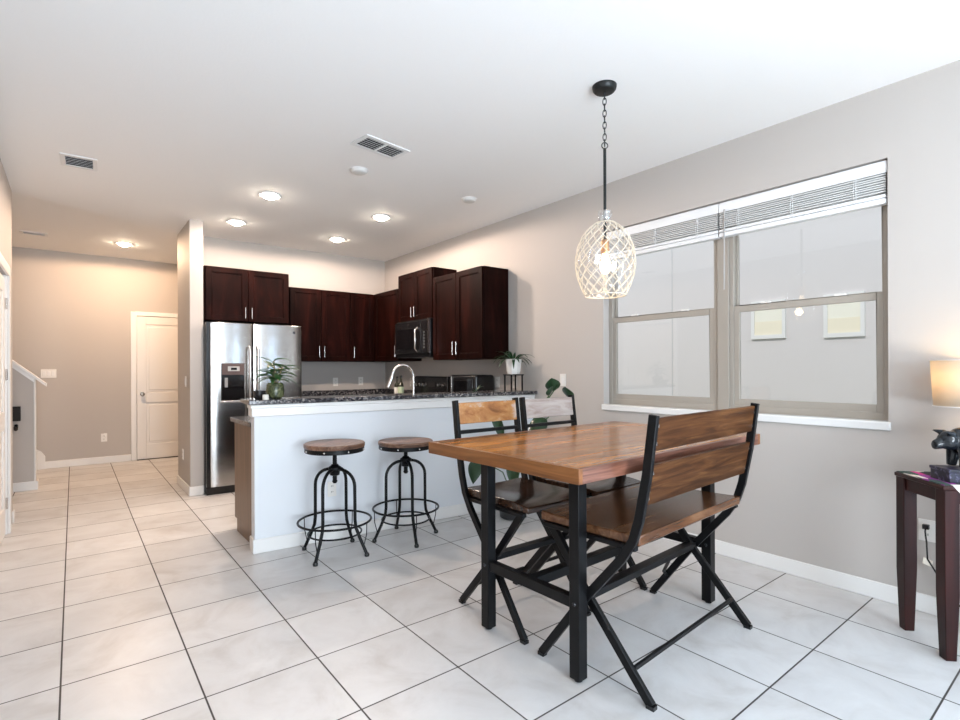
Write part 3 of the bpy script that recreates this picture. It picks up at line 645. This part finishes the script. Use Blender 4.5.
# ------------------------------------------------------------------ X-leg seating (local frame: y=0 rear foot, +y forward)
def xseat(root, hw, seat_hw, boards, two):
    """root local: x across, y forward; rear foot y=-.02, front foot y=.52"""
    P = PM[root.name]
    off = P.translation; rz = P.to_euler().z
    def mb(): return MB(off, rz)
    for s in (-1, 1):
        x = s*hw
        A = [(x, -.035, 1.132), (x, -.005, .90), (x, .030, .72), (x, .056, .635), (x, .105, .555), (x, .30, .322), (x, .530, .012)]
        MBa = mb().bar(A, .022, .036, up=(0, 1, 0)); fa = MBa.build('back_leg', M_black, root, bevel=.002)
        B = [(x-s*.0235, .49, .60), (x-s*.0235, .30, .355), (x-s*.0235, -.005, .012)]
        fb = mb().bar(B, .022, .036, up=(0, 1, 0)).build('front_leg', M_black, root, bevel=.002)
        mb().box((x-.014, .512, 0), (x+.014, .545, .016)).build('foot_cap', M_blackpl, fa)
        mb().box((x-s*.0235-.014, -.022, 0), (x-s*.0235+.014, .012, .016)).build('foot_cap', M_blackpl, fb)
        mb().box((x-s*.012-.014, .05, .592), (x-s*.012+.014, .52, .612)).build('seat_rail', M_black, root, bevel=.002)
    mb().bar([(-hw+.01, .292, .345), (hw-.01, .292, .345)], .05, .03).build('cross_bar', M_black, root, bevel=.002)
    mb().bar([(-hw+.03, .072, .12), (hw-.03, .072, .12)], .014, .018).build('rear_stretcher', M_black, root, bevel=.002)
    if two:
        for s in (-1, 1): mb().tube([(s*(hw-.012), .44, .135), (s*(hw-.06), .43, .17), (s*(hw-.13), .36, .27), (s*(hw-.19), .298, .34)], .009, 8).build('brace', M_black, root)
    # seat
    m = mb(); n = 14; k = 10; th = .042
    vs = []; fs = []
    x0, x1, y0, y1 = -seat_hw, seat_hw, .035, .545
    for j in range(k+1):
        for i in range(n+1):
            u = i/n; v = j/k; x = x0+(x1-x0)*u; y = y0+(y1-y0)*v
            dip = (.016*math.exp(-(((u-.5)*2)**2)*2.0)*math.exp(-(((v-.45)*2)**2)*1.6)) if not two else .006*math.sin(PI*v)
            vs.append((x, y, .655-dip-(.012*max(0, v-.8)/.2 if not two else 0)))
    N0 = len(vs)
    vs += [(p[0], p[1], .655-th) for p in vs]
    w = n+1
    for j in range(k):
        for i in range(n):
            a = j*w+i; fs.append((a, a+1, a+w+1, a+w)); fs.append((N0+a, N0+a+w, N0+a+w+1, N0+a+1))
    for i in range(n):
        fs.append((i, N0+i, N0+i+1, i+1)); a = k*w+i; fs.append((a, a+1, N0+a+1, N0+a))
    for j in range(k):
        a = j*w; fs.append((a, a+w, N0+a+w, N0+a)); a = j*w+n; fs.append((a, N0+a, N0+a+w, a+w))
    m.add(vs, fs, True); m.build('seat', M_seatw if not two else M_bench2, root, bevel=.006, angle=35)
    # back boards
    for (z0, z1, nm, mt) in boards:
        def yb(z):
            pts = [(1.132, -.035), (.90, -.005), (.72, .030), (.635, .056)]
            for (za, ya), (zb, ybb) in zip(pts, pts[1:]):
                if z >= zb: return ya+(ybb-ya)*(za-z)/(za-zb)
            return .056
        t = .022
        b = mb(); X = hw-.013
        b.add([(-X, yb(z0)-t/2+.005, z0), (X, yb(z0)-t/2+.005, z0), (X, yb(z0)+t/2+.005, z0), (-X, yb(z0)+t/2+.005, z0), (-X, yb(z1)-t/2+.005, z1), (X, yb(z1)-t/2+.005, z1), (X, yb(z1)+t/2+.005, z1), (-X, yb(z1)+t/2+.005, z1)],
              [(0,3,2,1),(4,5,6,7),(0,1,5,4),(1,2,6,5),(2,3,7,6),(3,0,4,7)])
        bo = b.build(nm, mt, root, bevel=.003)
        if nm == 'back_board':
            bb = mb()
            for s in (-1, 1):
                for z in (z0+.03, z1-.03): bb.box((s*X-s*.012-.005, yb(z)-.010, z-.006), (s*X-s*.012+.005, yb(z)-.002, z+.006))
            bb.build('screws', M_chrome, bo)
    return root
M_bench2 = wood('bench_seat_wood', [(.28, (.045, .016, .007)), (.5, (.13, .055, .024)), (.75, (.25, .13, .065))], (2.2, 20, 20), .20, plank=.17, pax=1, var=.2, st=.1)
BX = (1.72+2.69)/2
bn = thing('bench', 'dark wooden counter bench with a two-board back and black crossed legs', 'bench', (BX, 1.165+.03, 0), math.atan2(.062, .97))
xseat(bn, .487, .475, [(.990, 1.119, 'back_board', M_bench), (.775, .936, 'back_board', M_bench)], True)
ch = thing('counter_chair', 'black-framed counter chair with grey glare painted on its orange back board, nearer the bar stools', 'chair', (1.917, 2.345, 0), PI, 'counter chairs')
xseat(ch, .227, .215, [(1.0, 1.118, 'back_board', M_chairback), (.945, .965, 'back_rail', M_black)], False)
ch2 = copy_tree(ch, (2.428, 2.345, 0), PI, 'black-framed counter chair with pale grey glare painted on its back board, nearer the window')
for c_ in kids(ch2):
    if c_.name.startswith('back_board'):
        c_.data = c_.data.copy(); c_.data.materials[0] = M_chairback2

# ------------------------------------------------------------------ bar stools
def stool(label, x, y, rot, top):
    t = thing('bar_stool', label, 'stool', (x, y, 0), rot, 'round-seat bar stools')
    def mb(): return MB((x, y, 0), rot)
    mb().lathe([(.001, top-.030), (.208, top-.030), (.212, top-.024), (.212, top-.006), (.206, top), (.001, top)], seg=48).build('seat', M_stool, t)
    rim = mb().lathe([(.190, top-.062), (.203, top-.062), (.207, top-.058), (.207, top-.030), (.190, top-.030)], seg=48); rim.build('seat_ring', M_black, t)
    mb().lathe([(.001, top-.045), (.19, top-.045), (.19, top-.031), (.001, top-.031)], seg=40).build('seat_plate', M_black, t)
    m = mb()
    for k in range(8):
        a = 2*PI*k/8+.2; m.ball((.208*math.cos(a), .208*math.sin(a), top-.046), .007, seg=8, rings=6)
    m.build('rivets', M_chrome, t)
    m = mb(); pr_ = [(.0145, .515)]; z = .525
    while z < top-.05: pr_ += [(.0145, z), (.0165, z+.004), (.0145, z+.008)]; z += .012
    m.lathe(pr_+[(.0145, top-.045)], seg=16); m.lathe([(.001, .50), (.012, .50), (.020, .515), (.012, .526)], seg=14); m.build('screw_post', M_black, t)
    mb().lathe([(.024, .555), (.034, .56), (.036, .59), (.045, .60), (.045, .615), (.03, .625), (.022, .635)], seg=20).build('hub', M_black, t)
    for k in range(4):
        a = k*PI/2; c, s_ = math.cos(a), math.sin(a); pts = []
        for i in range(9):
            q = PI/2*i/8; r = .035+.122*math.sin(q); z = .485+.115*math.cos(q); pts.append((r*c, r*s_, z))
        pts += [(.158*c, .158*s_, .37), (.158*c, .158*s_, .25), (.165*c, .165*s_, .195), (.195*c, .195*s_, .125), (.249*c, .249*s_, .015)]
        l = mb().tube(pts, .0115, 10, up=(-s_, c, 0)).build('leg', M_black, t)
        mb().lathe([(.016, 0), (.018, .012), (.013, .024)], (.25*c, .25*s_, 0), 12).build('foot_cap', M_blackpl, l)
        mb().tube([(.25*c, .25*s_, .236), (.247*c, .247*s_, .15), (.226*c, .226*s_, .068)], .0035, 6, up=(-s_, c, 0)).build('ring_strut', M_black, l)
    mb().tube([(.252*math.cos(2*PI*k/48), .252*math.sin(2*PI*k/48), .236) for k in range(48)], .008, 8, closed=True).build('foot_ring', M_black, t)
    mb().tube([(.184*math.cos(2*PI*k/40), .184*math.sin(2*PI*k/40), .150) for k in range(40)], .0065, 8, closed=True).build('lower_ring', M_black, t)
    return t
stool('round wooden bar stool with a screw post, nearer the refrigerator', 1.466, 3.55, math.radians(37), .790)
stool('lower round wooden bar stool partly hidden by the dining table corner', 2.035, 3.532, math.radians(-12), .758)

# ------------------------------------------------------------------ pendant lamp
PX, PY = 2.335, 1.838
pd = thing('pendant_lamp', 'glass pendant lamp in a gold wire net hanging over the dining table', 'pendant lamp', (PX, PY, H))
MB().lathe([(.022, -.034), (.055, -.030), (.064, -.020), (.067, -.004), (.067, 0)], (PX, PY, H), 36).build('canopy', M_bronze, pd)
cz = H-.034; ch_ = MB(); k = 0
while cz > 2.575:
    a = PI/2*(k % 2)+.5; pts = []
    for i in range(14):
        q = 2*PI*i/14; u_ = .0095*math.cos(q); v_ = .021*math.sin(q)
        pts.append((PX+u_*math.cos(a), PY+u_*math.sin(a), cz-.019+v_))
    ch_.tube(pts, .0026, 6, closed=True, up=(math.cos(a+PI/2), math.sin(a+PI/2), 0)); cz -= .033; k += 1
ch_.build('chain', M_bronze, pd)
MB().tube([(PX+.017*math.cos(2*PI*i/18)*.8, PY-.017*math.cos(2*PI*i/18)*.6, 2.553+.017*math.sin(2*PI*i/18)) for i in range(18)], .003, 6, closed=True, up=(.6, .8, 0)).build('loop', M_bronze, pd)
MB().tube([(PX, PY, 2.537), (PX, PY, 2.02)], .0085, 12).build('rod', M_bronze, pd)
MB().lathe([(.012, 2.03), (.022, 2.02), (.024, 1.965), (.021, 1.95)], (PX, PY, 0), 20).build('socket', M_brass, pd)
MB().lathe([(.001, 1.835), (.018, 1.84), (.031, 1.868), (.030, 1.895), (.018, 1.93), (.014, 1.955)], (PX, PY, 0), 20).build('bulb', emit('bulb_glow', (1, .74, .42), 4), pd)
GP = [(.108, 1.715), (.134, 1.77), (.153, 1.825), (.162, 1.88), (.161, 1.93), (.150, 1.985), (.126, 2.045), (.092, 2.09), (.056, 2.115), (.038, 2.127)]
gm = MB().lathe(GP, (PX, PY, 0), 40); gm.f = [f for f in gm.f if len(f) == 4]; gm.sm = [True]*len(gm.f)
nk = MB().lathe([(.034, 2.128), (.031, 2.15), (.037, 2.17), (.036, 2.186)], (PX, PY, 0), 28); nk.f = [f for f in nk.f if len(f) == 4]; nk.sm = [True]*len(nk.f)
solid(nk.build('glass_neck', pane_mat('neck_glass', .30), pd), .003)
solid(gm.build('glass_globe', pane_mat('globe_glass', .05), pd), .002)
def gr(z):
    for (r0, z0), (r1, z1) in zip(GP, GP[1:]):
        if z <= z1: return r0+(r1-r0)*(z-z0)/(z1-z0)
    return GP[-1][0]
for nm_, sgn in (('wire', 1), ('wire', -1)):
    m = MB(); NS = 16
    for k in range(NS):
        pts = []
        for i in range(22):
            q = i/21; z = 1.716+(2.118-1.716)*q; a = 2*PI*k/NS+sgn*q*2.3
            r = gr(z)+.0035; pts.append((PX+r*math.cos(a), PY+r*math.sin(a), z))
        m.tube(pts, .0024, 5)
    m.build('wire_net', M_rope, pd)
for nm_, z in (('bottom_rim', 1.716), ('collar_ring', 2.118)):
    r = gr(z)+.004; MB().tube([(PX+r*math.cos(2*PI*i/36), PY+r*math.sin(2*PI*i/36), z) for i in range(36)], .0032, 6, closed=True).build(nm_, M_rope, pd)
pl_ = light('POINT', 'pendant_glow', (PX, PY, 1.80), (0, 0, 0), .8, (1, .75, .45), shadow_soft_size=.03); 

# ------------------------------------------------------------------ ceiling fittings
M_can = emit('can_glow', (1, .86, .70), 85)
M_canh = emit('hall_can_glow', (1, .80, .58), 170)
def can(label, x, y, z, en, warm=(1, .79, .66), lens=M_can):
    t = thing('recessed_light', label, 'ceiling light', (x, y, z), 0, 'recessed ceiling lights')
    MB().lathe([(.062, -.002), (.088, -.010), (.096, -.006), (.098, 0)], (x, y, z), 36).build('trim_ring', M_vent, t)
    MB().lathe([(.001, -.036), (.03, -.033), (.052, -.022), (.064, -.008), (.066, 0)], (x, y, z), 32).build('lens', lens, t)
    light('SPOT', 'can_beam', (x, y, z-.045), (0, 0, 0), en, warm, spot_size=math.radians(180), spot_blend=.12, shadow_soft_size=.06)
for (x, y, e, lb) in ((1.396, 4.824, 70, 'recessed kitchen light nearest the bar stools on the refrigerator side'), (1.367, 5.917, 22, 'recessed kitchen light right in front of the refrigerator'), (2.499, 5.956, 26, 'recessed kitchen light nearest the back corner cabinets'), (2.50, 4.825, 70, 'recessed kitchen light nearest the ledge on the microwave side')):
    can(lb, x, y, H, e)
can('recessed light in the hallway ceiling before the white door', .515, 7.99, HH, 92, (1, .66, .42), M_canh)
def vent(label, x, y, z, w, l, rz, cols, rows):
    t = thing('ceiling_vent', label, 'vent', (x, y, z), rz, 'ceiling air vents')
    def mb(): return MB((x, y, z), rz)
    m = mb(); f = .028
    m.box((-l/2, -w/2, -.008), (l/2, -w/2+f, 0)).box((-l/2, w/2-f, -.008), (l/2, w/2, 0)).box((-l/2, -w/2+f, -.008), (-l/2+f, w/2-f, 0)).box((l/2-f, -w/2+f, -.008), (l/2, w/2-f, 0))
    for c in range(1, cols): xx = -l/2+f+(l-2*f)*c/cols; m.box((xx-.008, -w/2+f, -.008), (xx+.008, w/2-f, 0))
    m.build('frame', M_vent, t, bevel=.002)
    mb().box((-l/2+f, -w/2+f, -.0012), (l/2-f, w/2-f, -.0002)).build('duct', M_dark, t)
    m = mb()
    for r in range(rows):
        yy = -w/2+f+(w-2*f)*(r+.5)/rows
        T = Matrix.Translation((0, yy, -.006)) @ Matrix.Rotation(.42, 4, 'X')
        m.box((-l/2+f, -.0065, -.0007), (l/2-f, .0065, .0007), T)
    m.build('louvers', M_vent, t)
vent('rectangular white ceiling vent nearest the pendant lamp', 1.715, 3.312, H, .21, .37, math.radians(9), 2, 6)
vent('square white ceiling vent beside the left wall', .04, 4.93, H, .27, .22, math.radians(-2), 1, 6)
vent('tiny white vent in the hallway ceiling', -.36, 8.02, HH, .16, .25, 0, 1, 5)
def disc(label, x, y):
    t = thing('smoke_detector', label, 'smoke detector', (x, y, H), 0, 'flat ceiling discs')
    MB().lathe([(.001, -.026), (.05, -.026), (.062, -.018), (.066, -.006), (.068, 0)], (x, y, H), 32).build('cover', mat('disc_cover', (.66, .66, .64), .5), t)
    MB().lathe([(.074, -.004), (.076, 0)], (x, y, H), 32).build('base', M_vent, t)
disc('flat grey disc on the ceiling just beyond the rectangular vent', 1.776, 3.796)
disc('flat grey disc on the ceiling nearest the window wall', 2.882, 3.823)

# ------------------------------------------------------------------ wall plates
def plate(kind, label, axis, pos, n=1, dirn=-1, loose=True):
    x, y, z = pos; w = .07+.046*(n-1); h = .115
    R = {'x-': Matrix.Rotation(-PI/2, 4, 'Z'), 'y-': Matrix.Identity(4)}[axis]      # plate drawn facing -y
    T = Matrix.Translation(pos) @ R
    t = thing(kind, label, 'outlet' if kind == 'wall_outlet' else 'switch', pos, 0, 'wall outlets' if kind == 'wall_outlet' else 'light switches')
    MB().box((-w/2, -.006, -h/2), (w/2, 0, h/2), T).build('plate', M_plate, t, bevel=.002)
    for i in range(n):
        xx = (i-(n-1)/2)*.046
        if kind == 'wall_outlet':
            for zz in (-.022, .022):
                s = MB().box((-.015, -.0085, zz-.013), (.015, -.005, zz+.013), T).build('socket', M_plate, t, bevel=.002)
                MB().box((-.008, -.0092, zz-.004), (-.005, -.0084, zz+.007), T).box((.004, -.0092, zz-.004), (.007, -.0084, zz+.007), T).build('slots', M_dark, s)
        else:
            MB().box((xx-.016, -.010, -.033), (xx+.016, -.005, .033), T).build('rocker', M_white, t, bevel=.002)
    return t
plate('light_switch', 'triple white switch plate on the hallway wall above the stair cap', 'y-', (-.262, YH, 1.275), 3)
plate('wall_outlet', 'white outlet low on the hallway wall beside the white door', 'y-', (.338, YH, .365))
plate('light_switch', 'narrow white switch on the hallway side of the refrigerator partition', 'x-', (.955, 6.36, 1.19))
plate('wall_outlet', 'pale outlet low on the hallway side of the refrigerator partition', 'x-', (.955, 6.55, .38))
plate('wall_outlet', 'white outlet on the peninsula wall behind the bar stools', 'y-', (*pl(.555, 0), .39))
plate('light_switch', 'white rocker switch plate on the grey wall above the counter chairs', 'x-', (XR, 3.305, 1.206), 1)
plate('wall_outlet', 'white outlet low on the right wall behind the cherry side table', 'x-', (XR, .70, .440))
plate('wall_outlet', 'outlet on the kitchen back wall nearest the refrigerator', 'y-', (2.30, YK, 1.15))
plate('wall_outlet', 'outlet in the middle of the kitchen back wall', 'y-', (2.818, YK, 1.145))
plate('wall_outlet', 'outlet on the kitchen back wall nearest the corner', 'y-', (3.19, YK, 1.15))
plate('wall_outlet', 'outlet behind the soap bottles beside the range', 'x-', (XR, 6.05, 1.14))
plate('wall_outlet', 'outlet beside the toaster oven', 'x-', (XR, 4.25, 1.17))
plate('wall_outlet', 'outlet on the kitchen wall behind the iron plant stand', 'x-', (XR, 3.97, 1.17))
# black wall piece on the stair half wall
bw = thing('wall_shelf', 'small black box shelf fixed to the grey stair half wall', 'shelf', (-.52, 7.53, .85))
MB().box((-.60, 7.455, .77), (-.452, 7.529, .925)).build('box', M_dark, bw, bevel=.003)
MB().tube([(-.49, 7.529, .72), (-.49, 7.48, .68), (-.49, 7.475, .71)], .018, 8, up=(1, 0, 0)).build('hook', M_blackpl, bw)

# ------------------------------------------------------------------ side table with lamp and pig
SR = math.atan2(-.72, .694); SC = Vector((3.282, .518, 0))
def loc(a, b, z=0):
    return (SC.x+a*math.cos(SR)-b*math.sin(SR), SC.y+a*math.sin(SR)+b*math.cos(SR), z)
sd = thing('side_table', 'dark cherry side table standing askew by the outlet at the right wall', 'side table', SC, SR)
def sm(): return MB(SC, SR)
for a in (-.15, .15):
    for b in (-.1355, .1355):
        w0, w1 = .030, .022
        sm().add([(a-w1, b-w1, 0), (a+w1, b-w1, 0), (a+w1, b+w1, 0), (a-w1, b+w1, 0), (a-w0, b-w0, .30), (a+w0, b-w0, .30), (a+w0, b+w0, .30), (a-w0, b+w0, .30), (a-w0, b-w0, .762), (a+w0, b-w0, .762), (a+w0, b+w0, .762), (a-w0, b+w0, .762)],
                 [(0,3,2,1),(8,9,10,11)]+[(i, (i+1) % 4, 4+(i+1) % 4, 4+i) for i in range(4)]+[(4+i, 4+(i+1) % 4, 8+(i+1) % 4, 8+i) for i in range(4)]).build('leg', M_cherry, sd, bevel=.003)
m = sm()
for b in (-.148, .148): m.box((-.12, b-.009, .70), (.12, b+.009, .762))
for a in (-.1625, .1625): m.box((a-.009, -.1055, .70), (a+.009, .1055, .762))
m.build('apron', M_cherry, sd, bevel=.002)
sm().box((-.188, -.166, .762), (.188, .166, .782)).build('tabletop', M_cherry, sd, bevel=.004)
# woven runner with a lace tip
M_run = mat('woven_runner', (.2, .1, .15), .9); N_, L_, b_ = nt(M_run)
tc = N_.new('ShaderNodeTexCoord'); vz = N_.new('ShaderNodeTexVoronoi'); vz.inputs['Scale'].default_value = 1; mp_ = N_.new('ShaderNodeMapping'); mp_.inputs['Scale'].default_value = (22, 9, 9); mp_.inputs['Rotation'].default_value = (0, 0, .5)
L_.new(tc.outputs['Object'], mp_.inputs[0]); L_.new(mp_.outputs[0], vz.inputs['Vector']); sc_ = N_.new('ShaderNodeSeparateColor'); L_.new(vz.outputs['Color'], sc_.inputs[0])
rp_ = ramp(N_, [(.0, (.02, .02, .025)), (.32, (.55, .03, .22)), (.5, (.03, .06, .05)), (.66, (.72, .66, .6)), (.82, (.25, .03, .25))]); rp_.color_ramp.interpolation = 'CONSTANT'; L_.new(sc_.outputs[0], rp_.inputs[0]); L_.new(rp_.outputs[0], b_.inputs['Base Color'])
rn = thing('table_runner', 'bright magenta and black woven runner with a white lace tip on the side table', 'runner', loc(0, 0, .782), SR)
sm().box((-.18, -.16, .7825), (.18, .16, .7855)).build('cloth', M_run, rn)
sm().add([(-.15, -.168, .7862), (-.15, -.15, .7862), (-.08, -.15, .7862), (-.08, -.168, .7862)], [(0, 1, 2, 3)]).add([(-.15, -.168, .7862), (-.08, -.168, .7862), (-.115, -.168, .745)], [(0, 1, 2)]).build('lace_tip', mat('lace', (.78, .76, .72), .8), rn)
solid(bpy.data.objects['lace_tip'], .002)
# patterned keepsake box
M_boxp = mat('box_pattern', (.03, .02, .06), .4); N_, L_, b_ = nt(M_boxp)
tc = N_.new('ShaderNodeTexCoord'); nz = N_.new('ShaderNodeTexNoise'); nz.inputs['Scale'].default_value = 60; L_.new(tc.outputs['Object'], nz.inputs['Vector']); rp_ = ramp(N_, [(.45, (.005, .004, .012)), (.58, (.014, .012, .04)), (.70, (.12, .11, .17))]); L_.new(nz.outputs[0], rp_.inputs[0]); L_.new(rp_.outputs[0], b_.inputs['Base Color'])
bk = thing('keepsake_box', 'flat dark purple patterned box under the black pig figurine', 'box', loc(.027, -.055, .7855), SR)
sm().box((-.127, -.115, .7857), (.177, .005, .832)).build('box_base', M_boxp, bk, bevel=.002)
sm().box((-.130, -.118, .832), (.180, .008, .846)).build('lid', M_boxp, bk, bevel=.002)
# pig figurine: one remeshed body
PGL = loc(.03, -.055, .8465)
pg = thing('pig_figurine', 'shiny black pig figurine standing on the patterned box', 'figurine', PGL, SR)
pb = MB(PGL, SR)
def cone(m, p0, p1, r0, r1, seg=14):
    p0, p1 = Vector(p0), Vector(p1); d = p1-p0
    M = Matrix.Translation(p0) @ d.to_track_quat('Z', 'Y').to_matrix().to_4x4()
    m.lathe([(r0, 0), (r1, d.length)], (0, 0, 0), seg, M)
def ell(m, c, rx, ry, rz):
    m.ball((0, 0, 0), 1, seg=20, rings=12, M=Matrix.Translation(c) @ Matrix.Diagonal((rx, ry, rz, 1)))
ell(pb, (.005, 0, .120), .125, .064, .064); ell(pb, (-.062, 0, .125), .058, .058, .060); ell(pb, (.075, 0, .120), .055, .062, .062)
ell(pb, (-.118, 0, .124), .046, .042, .045); cone(pb, (-.13, 0, .118), (-.178, 0, .102), .032, .021); ell(pb, (-.178, 0, .102), .006, .022, .022)
for q in (-1, 1):
    cone(pb, (-.07, q*.036, .10), (-.082, q*.040, .003), .032, .018); cone(pb, (.085, q*.036, .10), (.095, q*.040, .003), .036, .018)
    cone(pb, (-.118, q*.026, .155), (-.160, q*.044, .168), .017, .003); ell(pb, (-.132, q*.034, .162), .02, .010, .008)
cone(pb, (.125, 0, .13), (.15, .008, .155), .008, .004)
po = pb.build('body', mat('glazed_black', (.008, .010, .013), .16), pg)
rm = po.modifiers.new('merge', 'REMESH'); rm.mode = 'VOXEL'; rm.voxel_size = .005; rm.use_smooth_shade = True
sm_ = po.modifiers.new('soften', 'SMOOTH'); sm_.iterations = 4; sm_.factor = .5
# lamp
LC = loc(.103, .085)
tl = thing('table_lamp', 'cream drum-shaded table lamp glowing behind the black pig figurine', 'lamp', (LC[0], LC[1], .7857))
MB().lathe([(.055, .786), (.058, .80), (.045, .81), (.02, .825), (.028, .88), (.045, .94), (.04, 1.0), (.018, 1.06), (.010, 1.09), (.010, 1.20)], (LC[0], LC[1], 0), 24).build('base', M_bronze, tl)
shm = MB().lathe([(.138, 1.118), (.150, 1.343)], (LC[0], LC[1], 0), 48); shm.f = [f for f in shm.f if len(f) == 4]
M_shade = bpy.data.materials.new('linen_shade'); M_shade.use_nodes = True; N_, L_ = M_shade.node_tree.nodes, M_shade.node_tree.links; N_.remove(N_['Principled BSDF'])
d_ = N_.new('ShaderNodeBsdfDiffuse'); d_.inputs[0].default_value = (.8, .74, .64, 1); t_ = N_.new('ShaderNodeBsdfTranslucent'); t_.inputs[0].default_value = (.85, .72, .52, 1); x_ = N_.new('ShaderNodeMixShader'); x_.inputs[0].default_value = .5
L_.new(d_.outputs[0], x_.inputs[1]); L_.new(t_.outputs[0], x_.inputs[2]); L_.new(x_.outputs[0], N_['Material Output'].inputs[0])
solid(shm.build('shade', M_shade, tl), .002)
m = MB()
for r, z in ((.138, 1.118), (.150, 1.343)): m.tube([(LC[0]+r*math.cos(2*PI*i/40), LC[1]+r*math.sin(2*PI*i/40), z) for i in range(40)], .0025, 6, closed=True)
m.build('shade_rims', M_plate, tl)
MB().ball((LC[0], LC[1], 1.235), .03, seg=16, rings=10).build('bulb', emit('lamp_bulb', (1, .72, .4), 4), tl)
light('POINT', 'lamp_glow', (LC[0], LC[1], 1.275), (0, 0, 0), 2.0, (1, .70, .38), shadow_soft_size=.04)
oy = .70
cd = MB().tube([(XR-.03, oy, .458), (XR-.04, oy, .44), (XR-.035, oy-.005, .38), (XR-.045, oy-.01, .30), (XR-.06, oy-.06, .22), (3.50, .58, .13), (3.46, .45, .02), (3.42, .42, .02)], .004, 7, up=(1, 0, 0)).build('cord', M_blackpl, tl)
MB().box((XR-.034, oy-.014, .45), (XR-.008, oy+.014, .475)).build('plug', M_blackpl, tl, bevel=.003)
MB().box((-.022, -.001, -.018), (.022, .001, .018), Matrix.Translation((XR-.05, oy-.012, .285)) @ Matrix.Rotation(.7, 4, 'Y') @ Matrix.Rotation(-.9, 4, 'Z')).build('cord_tag', mat('tag_paper', (.75, .68, .58), .6), tl)
